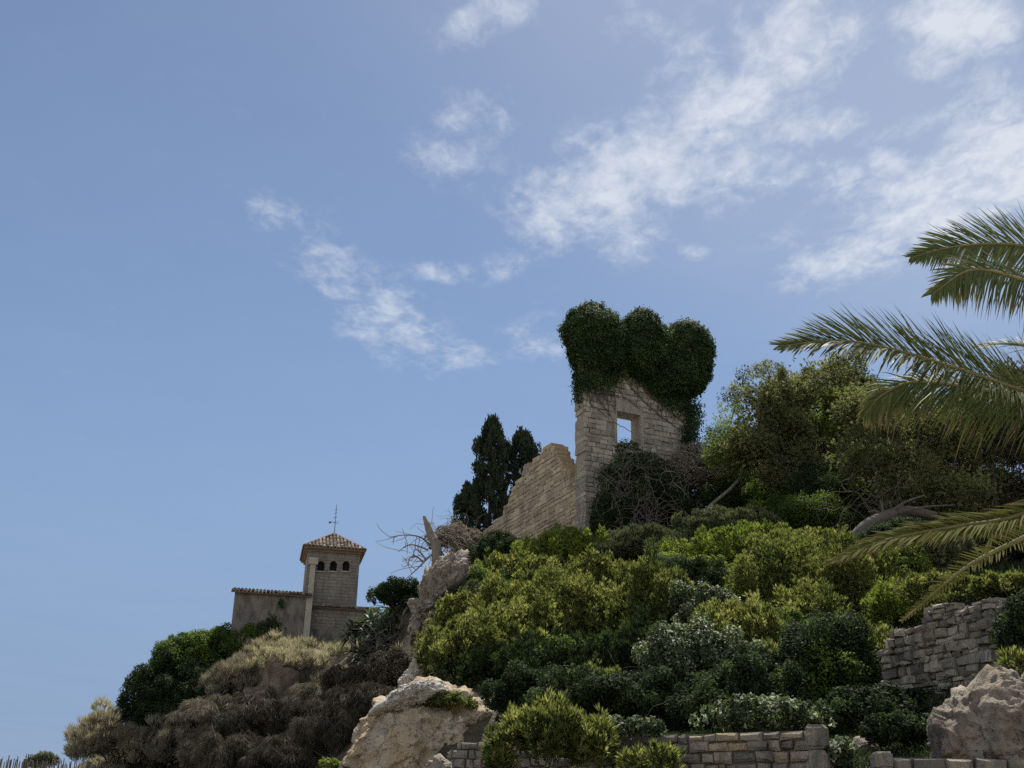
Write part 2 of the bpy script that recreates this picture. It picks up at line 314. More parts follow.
# ------------------------------------------------------------------ foliage
def leaf_quads(P, A, N, L, Wd):
    B = unit(np.cross(A, N)); L = np.broadcast_to(L, (len(P),))[:, None]; Wd = np.broadcast_to(Wd, (len(P),))[:, None]
    V = np.stack([P - A * L * .5, P + B * Wd * .5 + A * L * .05, P + A * L * .5, P - B * Wd * .5 + A * L * .05], 1).reshape(-1, 3)
    return V, np.arange(len(V)).reshape(-1, 4)
def clump_shell(rng, r, cover=1.0, clump=None, top=-.35, squash=1.0, flat=0.0):
    """clump centres spread over an ellipsoid of radii r, each with a radius"""
    r = np.array(r, float); rm = (r[0] * r[2]) ** .5
    rc = clump or min(max(.27 * min(r[0], r[2]), .12), .6)
    area = 4 * math.pi * (((r[0] * r[1]) ** 1.6 + (r[0] * r[2]) ** 1.6 + (r[1] * r[2]) ** 1.6) / 3) ** (1 / 1.6) * .75
    nc = int(min(max(1.7 * area / (math.pi * rc * rc) * cover, 8), 190))
    d = runit(rng, nc * 3); d = d[d[:, 2] > top][:nc]
    sh = 1 + (fbm(d * 1.5 + rng.uniform(0, 90), 3) - .5) * 1.5
    c = d * np.maximum(r - rc * .6, r * .3) * (rng.uniform(.78, 1.06, len(d)) * sh)[:, None]
    return c, rc * rng.uniform(.55, 1.35, len(c)), d
def foliage(kind, r, depth, seed, dens=1.0, clump=None, top=-.35, cap=40000):
    rng = np.random.default_rng(seed)
    c, rc, od = clump_shell(rng, r, clump=clump, top=top)
    px = depth / F
    Vs, Ts = [], []
    per = None
    for ci, ri, oi in zip(c, rc, od):
        bt = rng.normal(0, .22)
        if kind in ('pine', 'straw', 'grey', 'hang', 'needle'):
            L, Wd = {'pine': (.20, .032), 'straw': (.42, .02), 'grey': (.12, .026), 'hang': (.5, .022), 'needle': (.14, .02)}[kind]
            L = max(L, (4.5 if kind not in ('straw', 'hang') else 8) * px); Wd = max(Wd, (.95 if kind not in ('straw', 'hang') else .42) * px)
            k = 6
            n = int(4 * math.pi * ri * ri * .8 / (L * Wd * .6) / k * 1.25 * dens) + 3
            n = min(n, 420 if kind not in ('straw', 'hang') else 650)
            d = runit(rng, n); d = unit(d + oi * .55)
            rr = ri * (rng.uniform(.45, 1.02, n) if kind != 'needle' else rng.uniform(.1, 1.75, n))
            el = rng.uniform(1.1, 2.0) * (1.5 if rng.random() < .18 else 1) if kind == 'pine' else .9
            base = ci + d * rr[:, None] * np.array((.85, .85, el) if kind == 'pine' else (1, 1, el))
            g = vnoise(base * 1.9 / max(ri, .3) * .5 + seed, 3); keep = g > .26; base, d = base[keep], d[keep]
            up = {'pine': (0, 0, .75), 'straw': (.1, 0, 1.1), 'grey': (0, 0, .45), 'hang': (0, 0, -1.5), 'needle': (0, 0, .15)}[kind]
            ax = unit(d * .7 + np.array(up) + rng.normal(0, .22, (len(d), 3)))
            tt = rng.normal(.5, .16, len(base)) + bt
            base = np.repeat(base, k, 0); ax = np.repeat(ax, k, 0); tt = np.repeat(tt, k)
            ax = unit(ax + rng.normal(0, .30 if kind != 'straw' else .22, ax.shape))
            ll = L * rng.uniform(.7, 1.25, len(base)); P = base + ax * ll[:, None] * .4
            V, _ = leaf_quads(P, ax, runit(rng, len(P)), ll, Wd * rng.uniform(.7, 1.3, len(P)))
            tt = tt + rng.normal(0, .08, len(tt))
        else:
            L = {'dark': .10, 'green': .10, 'pale': .11, 'bright': .12, 'ivy': .10, 'vine': .09, 'sparse': .10, 'cypress': .14}[kind]
            L = max(L, 2.3 * px); Wd = L * (.62 if kind != 'cypress' else .35)
            n = min(int(4 * math.pi * ri * ri * .8 / (L * Wd * .5) * 1.05 * dens) + 4, 2200)
            d = unit(runit(rng, n) + oi * .45)
            rr = ri * np.clip(rng.normal(.88, .17, n), .3, 1.25)
            P = ci + d * rr[:, None]
            g = vnoise(P * 1.3 / max(ri, .3) + seed, 3); keep = g > .25; P, d = P[keep], d[keep]
            Nn = unit(d * .8 + np.array((0, 0, .5)) + rng.normal(0, .5, d.shape))
            ax = np.cross(Nn, runit(rng, len(P))) + np.array((0, 0, -.35 if kind != 'cypress' else 2.0)); ax = unit(ax)
            V, _ = leaf_quads(P, ax, Nn, L * rng.uniform(.6, 1.3, len(P)), Wd * rng.uniform(.7, 1.2, len(P)))
            tt = rng.normal(.45, .2, len(P)) + bt
        Vs.append(V); Ts.append(tt)
    if kind not in ('needle', 'sparse', 'hang'):          # inner leaves, so that the shrub is not hollow, inner shade in their tint
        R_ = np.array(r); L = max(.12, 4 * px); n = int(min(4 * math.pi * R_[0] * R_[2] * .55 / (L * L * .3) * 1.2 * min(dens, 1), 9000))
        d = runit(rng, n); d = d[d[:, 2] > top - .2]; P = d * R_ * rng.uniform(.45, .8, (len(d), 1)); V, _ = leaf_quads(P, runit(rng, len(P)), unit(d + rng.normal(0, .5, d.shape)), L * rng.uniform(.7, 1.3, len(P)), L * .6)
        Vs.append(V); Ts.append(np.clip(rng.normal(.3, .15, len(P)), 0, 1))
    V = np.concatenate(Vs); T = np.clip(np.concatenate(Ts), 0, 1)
    return V, T, c
def stems(rng, base, clumps, r0=.05, sub=.35, maxn=16, seed=0):
    mb = MB(); base = np.array(base, float)
    order = np.argsort(-np.linalg.norm(clumps - base, axis=1))[:]
    idx = rng.permutation(len(clumps))[:maxn]
    for i in idx:
        e = clumps[i]; m = base * .5 + e * .5 + rng.normal(0, .12, 3) * np.linalg.norm(e - base) * .5; m[2] -= .1 * np.linalg.norm(e - base)
        pts = curve([base + rng.normal(0, r0 * .6, 3) * (1, 1, 0), m, e], 5); mb.tube(pts, np.linspace(r0, r0 * .25, len(pts)), 5)
    return mb
GROUND = []                                # anchors for the terrain: points the hill must pass through
BUSHES = []
def bush(px, py, w, h, depth, kind, label, name='shrub', cat='shrub', group=None, mat=None, dens=1.0, clump=None, top=-.35, dry=0.78, ry=.85, stem_mat='twig'):
    c = at(px, py, depth); s = depth / F
    r = (w * .62 * s, max(w, h) * .5 * s * ry, h * .54 * s)
    g = Vector((c.x, c.y, c.z - r[2] * dry))
    GROUND.append((g.x, g.y, g.z))
    BUSHES.append(dict(c=c, r=r, depth=depth, kind=kind, label=label, name=name, cat=cat, group=group, mat=mat or kind, dens=dens, clump=clump, top=top, stem=stem_mat))
def anchor(px, py, Y): p = at(px, py, Y); GROUND.append((p.x, p.y, p.z))

# --- hillside shrubs (pixel centre, width, height, distance)
B = bush
B(578, 560, 92, 42, 58, 'pine', 'bright yellow-green shrub right under the corner where the two ruined walls meet', mat='bright')
B(530, 582, 96, 44, 55, 'pine', 'low yellow-green shrub on the slope below the cypress-backed ruined wall')
B(484, 624, 78, 40, 50, 'pine', 'low yellow-green shrub spreading beside the foot of the rock pillar')
B(545, 612, 110, 58, 49, 'pine', 'wide yellow-green shrub in the middle of the long slope under the diagonal wall')
B(612, 592, 96, 54, 51, 'pine', 'rounded yellow-green shrub just below the grey-green dome shrub')
B(500, 652, 110, 60, 44, 'pine', 'large olive-green shrub above the pale cliff top', dens=1.1)
B(585, 640, 130, 84, 45, 'pine', 'largest olive-green shrub with feathery shoots in the middle of the hillside', dens=1.1)
B(658, 612, 70, 88, 43, 'pine', 'upright feathery shrub with two pointed shoots in the middle of the hillside')
B(460, 657, 50, 36, 43, 'pine', 'yellow-green shrub hanging over the top edge of the pale cliff')
B(545, 672, 120, 46, 42, 'pine', 'shaded dark shrub at the lower edge of the big hillside thicket', mat='dark')  # dark leaf colour on this and the next pine shrub stands in for shade
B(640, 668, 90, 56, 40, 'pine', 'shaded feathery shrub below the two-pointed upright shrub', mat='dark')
B(486, 598, 52, 60, 54, 'dark', 'dark green shrub filling the hollow behind the rock pillar', mat='green')
B(505, 552, 50, 36, 62, 'dark', 'dark leaning shrub against the foot of the diagonal ruined wall')
B(645, 552, 96, 46, 57, 'grey', 'wide grey-green dome shrub in front of the vine-covered ruined tower')
B(734, 532, 84, 42, 54, 'grey', 'small neat grey-green dome shrub below the leaning bare trunk', name='shrub')
B(690, 560, 70, 34, 54, 'grey', 'low grey-green shrub in the gap between the two dome shrubs')
B(742, 562, 108, 48, 51, 'pine', 'flat-topped yellow-tipped shrub below the small grey-green dome', mat='bright')
B(795, 560, 84, 52, 49, 'pine', 'olive feathery shrub beside the tip of the lowest green palm frond')
B(692, 590, 66, 58, 46, 'dark', 'dark rounded shrub with a bright sunlit rim beside the upright feathery shrub')
B(706, 572, 40, 26, 46.6, 'bright', 'bright sunlit rim bush growing over the dark rounded shrub')
B(745, 590, 54, 44, 46, 'green', 'small green rounded shrub under the flat-topped yellow-tipped shrub')
B(792, 606, 100, 104, 42, 'pine', 'tall feathery olive-green shrub at the centre of the hillside below the palm frond', dens=1.1)
B(848, 600, 84, 100, 40, 'pine', 'tall feathery olive-green shrub hanging under the palm frond tip', dens=1.0)
B(893, 580, 66, 64, 41, 'bright', 'bright yellow-green broadleaf shrub above the retaining wall end', mat='bright')
B(936, 556, 60, 46, 41, 'grey', 'grey-leaved shrub between the two lowest palm fronds')
B(862, 662, 70, 56, 33, 'pine', 'drooping yellow-green shrub beside the retaining wall lower end')
B(735, 638, 84, 56, 36, 'pine', 'olive shrub behind the white-leaved shrub on the lower hillside')
B(708, 612, 54, 50, 40, 'pale', 'small pale-leaved shrub between the dark rounded shrub and the tall feathery one')
B(694, 660, 76, 72, 33, 'pale', 'shrub with glinting whitish leaves low on the hillside')
B(735, 668, 60, 40, 33, 'pale', 'low shrub with whitish leaf sprays next to dead stems')
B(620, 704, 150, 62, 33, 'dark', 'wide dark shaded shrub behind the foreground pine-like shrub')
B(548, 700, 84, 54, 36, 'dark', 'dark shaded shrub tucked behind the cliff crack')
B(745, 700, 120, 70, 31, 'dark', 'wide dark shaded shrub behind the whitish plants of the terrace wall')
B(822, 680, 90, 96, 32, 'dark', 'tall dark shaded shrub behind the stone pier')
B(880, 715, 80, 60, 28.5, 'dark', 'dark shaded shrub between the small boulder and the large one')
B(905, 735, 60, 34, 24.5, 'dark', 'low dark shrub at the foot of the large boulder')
B(530, 724, 40, 28, 36.5, 'dark', 'dark green creeper bush over the top of the cliff face')
B(448, 702, 36, 14, 39.2, 'green', 'small trailing green plant on the pale rock ledge', mat='pine')
B(505, 602, 90, 34, 52.5, 'grey', 'low greyish scrub between yellow-green shrubs on the upper slope')
B(565, 660, 56, 36, 41.5, 'green', 'small dark green broadleaf bush caught between olive shrubs at mid slope')
B(622, 632, 50, 46, 44, 'green', 'green broadleaf bush wedged between the largest olive shrub and the two-pointed one', mat='green')
B(770, 640, 70, 50, 37, 'green', 'green broadleaf bush at the foot of the tall feathery shrub')
B(822, 632, 60, 60, 38, 'pine', 'yellow-green shrub filling the gap between the two tall feathery shrubs')
B(600, 690, 60, 30, 34, 'pine', 'few yellow-green sprays poking out of the dark shaded shrub', dens=.35)
B(780, 668, 60, 36, 33, 'pine', 'loose olive sprays over the dark shrub beside the whitish plants', dens=.45)
B(842, 648, 40, 40, 34, 'green', 'small green broadleaf bush near the lower end of the retaining wall')
B(668, 570, 40, 28, 50, 'bright', 'small bright yellow-green bush between the grey-green domes and the dark rounded shrub')
B(905, 612, 60, 40, 35, 'pine', 'yellow-green shrub leaning over the top of the retaining wall', mat='bright')
B(826, 690, 80, 70, 31.2, 'green', 'loose green sprays growing over the tall dark shrub behind the stone pier', dens=.22)
# --- foreground along the terrace wall
B(765, 718, 108, 34, 26.6, 'pale', 'whitish-leaved creeping shrub along the top of the terrace wall', dens=.8)
B(546, 742, 76, 54, 24.0, 'pine', 'sunlit yellow-green pine-like shrub growing in front of the terrace wall', dens=1.1)
B(594, 750, 32, 46, 24.2, 'pine', 'narrow yellow-green shrub crowding the wide foreground pine-like shrub', dens=.9)
B(500, 765, 26, 18, 23.8, 'pine', 'low yellow-green shrub in front of the broken terrace wall end')
B(652, 763, 40, 22, 23.6, 'pine', 'sparse yellow-green shoots against the front of the terrace wall', dens=.4)
B(632, 730, 48, 22, 24.9, 'pale', 'small white-flowered weed growing on the terrace wall', dens=.55)
B(839, 759, 24, 30, 23.0, 'pale', 'small white-flowered weed beside the stone pier', dens=.7)
B(330, 764, 16, 10, 39, 'bright', 'small bright green weed at the base of the pale cliff')
# --- above and behind the retaining wall
B(950, 592, 84, 26, 30.5, 'grey', 'flat olive ground-hugging shrub on top of the retaining wall', mat='pine')
B(1012, 590, 70, 26, 29, 'grey', 'flat olive shrub on the bank beside the palm', mat='pine')
B(1026, 634, 50, 62, 25.2, 'dark', 'dark shaded creeper hanging beside the retaining wall')
B(1016, 662, 22, 7, 22.2, 'pine', 'small tuft of green plants on top of the large boulder', clump=.1)
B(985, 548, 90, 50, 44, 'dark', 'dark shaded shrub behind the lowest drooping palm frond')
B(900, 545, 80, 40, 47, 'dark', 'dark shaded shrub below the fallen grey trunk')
# --- slope below the castle
B(238, 650, 66, 42, 95, 'green', 'rounded green shrub at the foot of the castle side wing')
B(198, 668, 66, 70, 93, 'green', 'dark green bush on the skyline below the castle corner', mat='green', dens=1.1)
B(168, 712, 70, 90, 91, 'dark', 'dark green bush cascading down beside the dry grass bush')
B(212, 700, 60, 80, 92.5, 'dark', 'dark green bush between the cascading bush and the dry bank')
B(112, 745, 62, 56, 90, 'straw', 'straw-coloured dry bush at the foot of the slope near the reed fence', mat='straw', dry=.6)
B(180, 752, 60, 60, 88, 'straw', 'brownish dry bush below the cascading dark bush', mat='vine')
B(46, 762, 22, 14, 60, 'green', 'small green bush peeking over the reed fence', mat='grey', clump=.25)
B(305, 642, 15, 15, 97, 'bright', 'small round yellow-green shrub at the foot of the castle buttress')
B(290, 662, 80, 36, 93, 'straw', 'golden dry grass bush on the bank below the castle', mat='straw')
B(272, 678, 60, 26, 90.5, 'straw', 'pale dry grass bush on the rim of the earth bank', mat='straw')
B(315, 688, 56, 30, 88, 'straw', 'greyish dry grass bush over the earth overhang', mat='vine')
B(298, 668, 64, 24, 88.6, 'straw', 'loose straw-coloured grass bush in front of the earth bank top', mat='straw', dens=.7)
B(335, 668, 56, 30, 90, 'straw', 'dry grass bush below the castle low wing', mat='straw')
B(244, 690, 76, 44, 90, 'straw', 'greyish dry bush on the brow of the bank', mat='vine')
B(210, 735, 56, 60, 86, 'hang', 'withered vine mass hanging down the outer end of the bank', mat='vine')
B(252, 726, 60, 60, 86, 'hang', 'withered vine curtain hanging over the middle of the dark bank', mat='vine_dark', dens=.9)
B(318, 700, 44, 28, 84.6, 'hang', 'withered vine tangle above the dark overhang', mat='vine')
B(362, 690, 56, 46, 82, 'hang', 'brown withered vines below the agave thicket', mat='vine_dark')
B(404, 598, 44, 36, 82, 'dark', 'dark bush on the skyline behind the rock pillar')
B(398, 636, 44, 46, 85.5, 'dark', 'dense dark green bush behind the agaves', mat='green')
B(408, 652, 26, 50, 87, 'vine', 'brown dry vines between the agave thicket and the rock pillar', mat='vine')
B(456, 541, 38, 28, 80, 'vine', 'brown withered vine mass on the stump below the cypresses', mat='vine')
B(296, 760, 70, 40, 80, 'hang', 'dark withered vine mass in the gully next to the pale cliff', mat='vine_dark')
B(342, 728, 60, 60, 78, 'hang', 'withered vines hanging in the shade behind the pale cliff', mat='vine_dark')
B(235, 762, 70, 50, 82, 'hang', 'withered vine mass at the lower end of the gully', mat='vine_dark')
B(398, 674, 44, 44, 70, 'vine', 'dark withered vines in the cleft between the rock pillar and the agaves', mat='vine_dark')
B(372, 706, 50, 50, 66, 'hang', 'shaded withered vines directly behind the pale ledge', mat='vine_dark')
# --- foot of the ruined tower
B(650, 502, 88, 84, 62.5, 'vine', 'dark withered vine thicket climbing the front of the ruined tower', mat='dark', dens=.8, dry=.9)
B(694, 480, 76, 70, 63, 'vine', 'grey-brown vine tangle at the outer end of the ruined tower', mat='vine', dens=.8, dry=.9)
B(615, 524, 40, 50, 61.5, 'dark', 'dark green ivy bush at the near corner of the ruined tower', dry=.9)

# ------------------------------------------------------------------ terrain
for p in [(-60, 6, 0), (-30, 6, 0), (0, 6, 0), (30, 6, 0), (60, 6, 0), (-10, 18, .7), (0, 18, .8), (10, 16, .6), (25, 16, .5), (-30, 25, .3), (-60, 40, 0), (60, 20, .5), (-70, 90, 0), (-60, 120, 0), (-20, 22, .9), (0, 22, .9), (6, 19, .8),
          (-16, 40, 1.5), (-22, 60, 2.0), (-40, 70, 1.5), (-44, 100, 2), (-40, 112, 1.5), (60, 60, 14), (60, 100, 12), (0, 130, 15), (30, 130, 14), (-28, 125, 12), (12, 19, 1.0), (20, 30, 5)]:
    GROUND.append(p)
for a in [(455, 765, 26.2), (350, 960, 37), (430, 900, 37), (500, 840, 36), (420, 760, 43), (410, 705, 45), (420, 668, 48), (330, 850, 48), (300, 860, 55), (250, 815, 70), (380, 760, 55), (340, 790, 72), (390, 730, 66), (170, 800, 80), (380, 705, 76), (280, 778, 80), (225, 778, 84),
          (245, 640, 100), (300, 648, 101), (350, 648, 100), (372, 640, 98), (480, 568, 82), (540, 560, 72), (590, 548, 66), (690, 548, 67), (700, 520, 76), (560, 530, 80), (520, 528, 92), (470, 530, 94), (450, 545, 84),
          (820, 522, 60), (920, 520, 56), (1000, 525, 55), (1080, 520, 55), (900, 500, 80), (1060, 600, 28), (860, 775, 26), (900, 775, 24), (985, 785, 22), (1060, 790, 21), (125, 772, 92), (70, 785, 80)]:
    anchor(*a)
for t in (0, .25, .5, .75, 1):
    pa, pb = at(880, 690, 30.2), at(1003, 680, 26.4); q = pa + (pb - pa) * t; dd = (pb - pa).normalized(); nn = Vector((dd.y, -dd.x, 0)); zl = at(900 + 100 * t, 728, q.y).z
    GROUND.append((q.x + nn.x * .7, q.y + nn.y * .7, zl)); GROUND.append((q.x + nn.x * 2.2, q.y + nn.y * 2.2, zl - .4)); GROUND.append((q.x - nn.x * 1.3, q.y - nn.y * 1.3, at(885 + 110 * t, 655 - 45 * t, q.y).z))
for px in range(440, 850, 40):
    p = at(px, 740, 27.5 - (px - 445) / 375 * 5.0); GROUND.append((p.x - .3, p.y - 1.0, 1.0)); GROUND.append((p.x + .25, p.y + .7, p.z - .25))
G = np.array(GROUND, float)
def _fit():
    n = len(G); D = np.linalg.norm(G[:, None, :2] - G[None, :, :2], axis=2)
    A = np.zeros((n + 3, n + 3)); A[:n, :n] = -D + np.eye(n) * .15; Pm = np.c_[np.ones(n), G[:, :2]]; A[:n, n:] = Pm; A[n:, :n] = Pm.T
    return np.linalg.solve(A, np.r_[G[:, 2], 0, 0, 0])
WT = _fit()
def gz(XY):
    XY = np.atleast_2d(np.asarray(XY, float)); out = np.empty(len(XY))
    for i in range(0, len(XY), 4000):
        q = XY[i:i + 4000]; D = np.linalg.norm(q[:, None] - G[None, :, :2], axis=2)
        out[i:i + 4000] = -D @ WT[:len(G)] + WT[len(G)] + q @ WT[len(G) + 1:]
    out += (fbm(np.c_[XY * .45, np.zeros(len(XY))], 4, 5) - .5) * np.clip((XY[:, 1] - 18) / 15, 0, 1) * 1.1
    edge = np.clip(np.minimum.reduce([(XY[:, 0] + 74) / 14, (74 - XY[:, 0]) / 14, (138 - XY[:, 1]) / 12, (XY[:, 1] - 4) / 4]), 0, 1); edge = edge * edge * (3 - 2 * edge)
    return np.maximum(out, -.2) * edge - .1 * (1 - edge)
def g1(x, y): return float(gz([(x, y)])[0])
def build_terrain():
    xs = np.arange(-75, 75.1, .6); ys = np.arange(4, 138.1, .6); X, Y = np.meshgrid(xs, ys); XY = np.c_[X.ravel(), Y.ravel()]
    Z = gz(XY); nx = len(xs); i = np.arange(len(ys) - 1)[:, None] * nx + np.arange(nx - 1)[None]
    Fq = np.stack([i, i + 1, i + nx + 1, i + nx], -1).reshape(-1, 4)
    tag(mk('hill', np.c_[XY, Z], Fq, M['soil'], smooth=True), kind='structure')
    s = 4000.0
    tag(mk('ground', [(-s, -s, -.06), (s, -s, -.06), (s, s, -.06), (-s, s, -.06)], np.array([[0, 1, 2, 3]]), M['sand']), kind='structure')
build_terrain()

# ------------------------------------------------------------------ masonry
def in_poly(u, v, poly):
    c = False; n = len(poly); j = n - 1
    for i in range(n):
        (x1, y1), (x2, y2) = poly[i], poly[j]
        if (y1 > v) != (y2 > v) and u < (x2 - x1) * (v - y1) / (y2 - y1) + x1: c = not c
        j = i
    return c
class Plane:                               # an upright plane through a point, with its direction in plan
    def __init__(s, P0, yaw): s.P0 = Vector(P0); s.yaw = yaw; s.d = Vector((math.cos(yaw), math.sin(yaw), 0)); s.n = Vector((math.sin(yaw), -math.cos(yaw), 0))
    def uv(s, px, py):
        r = ray(px, py); o = Vector((0, 0, EYE)); t = (s.P0 - o).dot(s.n) / r.dot(s.n); p = o + r * t - s.P0
        return (p.dot(s.d), p.z)
    def poly(s, pts): return [s.uv(*p) for p in pts]
def block_wall(name, plane, poly, holes, thick, ch, bw, mat, parent, seed, gap=.02, rough=.03, proud=.04, bev=.025, jit=.35, hole=.04):
    """Rough coursed stone: one bevelled, uneven block after another, over recessed mortar. Local x along the wall, y into it."""
    rng = random.Random(seed); mb = MB()
    us = [p[0] for p in poly]; vs = [p[1] for p in poly]
    v = min(vs); hs = []
    while sum(hs) < max(vs) - v: hs.append(ch * rng.uniform(1 - jit, 1 + jit * .7))
    ks = (max(vs) - v) / sum(hs)
    for h in [q * ks for q in hs]:
        u = min(us) - rng.random() * bw
        while u < max(us):
            w = bw * rng.uniform(.55, 1.5); cu, cv = u + w / 2, v + h / 2
            inside = in_poly(cu, cv, poly)
            bl, br = u, u + w
            xs = [x1 + (cv - y1) / (y2 - y1) * (x2 - x1) for (x1, y1), (x2, y2) in zip(poly, poly[1:] + poly[:1]) if (y1 > cv) != (y2 > cv)]
            if len(xs) >= 2:
                bl, br = max(bl, min(xs) - rng.random() * .05), min(br, max(xs) + rng.random() * .05)
                cu = (bl + br) / 2; inside = br - bl > .12 and in_poly(cu, cv, poly)
            for hp in holes:
                hu0, hu1, hv0, hv1 = hp
                if hv0 - h * .5 < cv < hv1 + h * .3:
                    if hu0 <= cu <= hu1: inside = False
                    elif bl < hu0 < br: br = hu0 + .01
                    elif bl < hu1 < br: bl = hu1 - .01
            if inside and br - bl > .08:
                g = gap * rng.uniform(.6, 1.6); z0, z1 = v + g / 2, v + h - g / 2; x0, x1 = bl + g / 2, br - g / 2
                yf = -proud * rng.random() + (.10 if rng.random() < hole else 0); yb = thick + proud * rng.random(); b = min(bev * rng.uniform(.7, 1.6), (x1 - x0) * .3, (z1 - z0) * .3)
                V = []
                for y, ins in ((yf, b), (yf + b, 0), (yb - b, 0), (yb, b)):
                    for (x, z, sx, sz) in ((x0, z0, 1, 1), (x1, z0, -1, 1), (x1, z1, -1, -1), (x0, z1, 1, -1)):
                        V.append((x + sx * ins + rng.uniform(-rough, rough), y + rng.uniform(-rough, rough) * .5, z + sz * ins + rng.uniform(-rough, rough)))
                Fc = [(0, 1, 2, 3), (15, 14, 13, 12)]
                for k in range(3):
                    for j in range(4): Fc.append((k * 4 + j, (k + 1) * 4 + j, (k + 1) * 4 + (j + 1) % 4, k * 4 + (j + 1) % 4))
                mb.add(V, Fc, min(max(rng.gauss(.5, .3), 0), 1))
                rc = proud + .02 + rng.random() * .02
                mb.box(((bl + br) / 2, thick / 2, v + h / 2), (br - bl + .012 * rng.random(), thick - 2 * rc, h + .012 * rng.random()), .15)
            u += w
        v += h
    return mb.build(name, mat, parent)

# --- the ruined tower with its window
PT = Plane(at(585, 548, 65), R(25))
GROUND_RUIN = g1(PT.P0.x + 3, PT.P0.y + 1.4)
tower = empty('ruined_tower', PT.P0, 'tall ruined stone tower wall with one window and an ivy crown on top', 'ruin', rz=PT.yaw)
tp = PT.poly([(585, 562), (585, 500), (584.5, 440), (583, 352), (600, 338), (640, 335), (690, 352), (692, 420), (690, 470), (698, 560)])
(hu0, hv1), (hu1, hv0) = PT.uv(616.5, 411), PT.uv(641, 447)
block_wall('wall', PT, tp, [(hu0, hu1, hv0, hv1)], 1.15, .32, .58, M['ruin'], tower, 3, gap=.014, rough=.03, proud=.05, bev=.028, jit=.25, hole=.04)
mb = MB(); uw = hu1 - hu0                   # lintel at the back of the splayed opening, arched soffit towards the front
A0 = [(hu0 - .10, hv1 + .01), (hu1 + .12, hv1 + .01), (hu1 + .05, hv1 + .30), (hu1 - uw * .35, hv1 + .62), (hu0 + uw * .3, hv1 + .70), (hu0 - .06, hv1 + .66)]
mb.add([(x, -.055, z) for x, z in A0] + [(x, 1.10, z) for x, z in A0], [tuple(range(6)), tuple(range(11, 5, -1))] + [(k, k + 6, (k + 1) % 6 + 6, (k + 1) % 6) for k in range(6)], .5)
mb.build('lintel', M['ruin'], tower)
mb = MB(); mb.box((hu0 - .10, .535, (hv0 + hv1) / 2), (.20, 1.20, hv1 - hv0 - .004), .35); mb.build('jamb', M['ruin'], tower)
mb = MB(); mb.box((hu1 + .10, .54, (hv0 + hv1) / 2), (.20, 1.21, hv1 - hv0 - .004), .4); mb.build('jamb', M['ruin'], tower)
mb = MB(); mb.box(((hu0 + hu1) / 2, .55, hv0 - .06), (uw + .1, 1.2, .14), .4); mb.build('window_sill', M['ruin'], tower)
# --- the diagonal ruined wall
pr, pl = at(577, 548, 66.5), at(462, 556, 84)
PC = Plane(pl, math.atan2(pr.y - pl.y, pr.x - pl.x))
curtain = empty('ruined_wall', PC.P0, 'warm-toned stone ruined wall with a broken sloping top descending from the tower', 'ruin', rz=PC.yaw)
cp = PC.poly([(452, 590), (455, 566), (463, 556), (470, 549), (471, 544), (482, 537), (483, 532), (492, 525), (494, 519), (503, 513), (504, 504), (509, 501), (510, 492), (515, 486), (516, 479), (522, 475), (524, 467), (531, 464), (534, 457), (540, 453), (544, 447), (551, 445), (556, 449), (557, 457), (561, 460), (562, 470), (570, 471), (571, 480), (577, 481), (577, 590)])
block_wall('wall', PC, cp, [], 1.0, .33, .75, M['curtain'], curtain, 8, gap=.02, rough=.035, proud=.035, bev=.03, jit=.4, hole=.04)
# --- terrace wall and pier
_a, _b = at(445, 745, 27.5), at(820, 735, 22.5)
PW = Plane(at(632, 775, 25.0), math.atan2(_b.y - _a.y, _b.x - _a.x))
terr = empty('terrace_wall', PW.P0, 'grey coursed stone terrace wall with an upright pier in the foreground', 'wall', rz=PW.yaw)
wp = PW.poly([(440, 850), (444, 765), (450, 752), (458, 745), (500, 741), (560, 741), (612, 740), (690, 736), (752, 733), (811, 731), (811, 850)])
block_wall('wall', PW, wp, [], .45, .235, .34, M['terrace'], terr, 21, gap=.026, rough=.028, proud=.05, bev=.04, jit=.22)
pp = PW.poly([(812, 850), (812, 724), (829.5, 724), (829.5, 850)])
mb = MB()
def rough_block(mb, x0, x1, y0, y1, z0, z1, seed, r=.02, bev=.04, tint=.5, n=5):
    rng = np.random.default_rng(seed); g = np.linspace(-1, 1, n + 1); V = []; idx = {}; Fc = []
    def vid(p):
        k = tuple(np.round(p, 4))
        if k not in idx: idx[k] = len(V); V.append(p)
        return idx[k]
    for ax in range(3):
        for s in (-1, 1):
            for i in range(n):
                for j in range(n):
                    q = []
                    for (a, b) in ((g[i], g[j]), (g[i + 1], g[j]), (g[i + 1], g[j + 1]), (g[i], g[j + 1])):
                        p = np.zeros(3); p[ax] = s; p[(ax + 1) % 3] = a; p[(ax + 2) % 3] = b; q.append(vid(p))
                    Fc.append(q if s > 0 else q[::-1])
    V = np.array(V); h = np.array((x1 - x0, y1 - y0, z1 - z0)) / 2; c = np.array((x0 + x1, y0 + y1, z0 + z1)) / 2
    e = (np.abs(V) > .99).sum(1)[:, None]; P = V * h; P -= np.sign(V) * (np.abs(V) > .99) * (e > 1) * bev
    P = P + (np.stack([fbm(P * 4 + seed, 3, seed + k) for k in range(3)], 1) - .5) * r * 4
    mb.add(P + c, Fc, tint)
zc = pp[1][1]
for k, (a, b) in enumerate(((0, .45), (.47, 1.1), (1.12, 1.8), (1.82, 2.6))):
    rough_block(mb, pp[0][0] + .02, pp[2][0] - .10, -.03, .24, zc - b, zc - a, 40 + k, .014, .035, .35 + .12 * (k % 2), 7)
mb.build('pier', M['terrace'], terr)
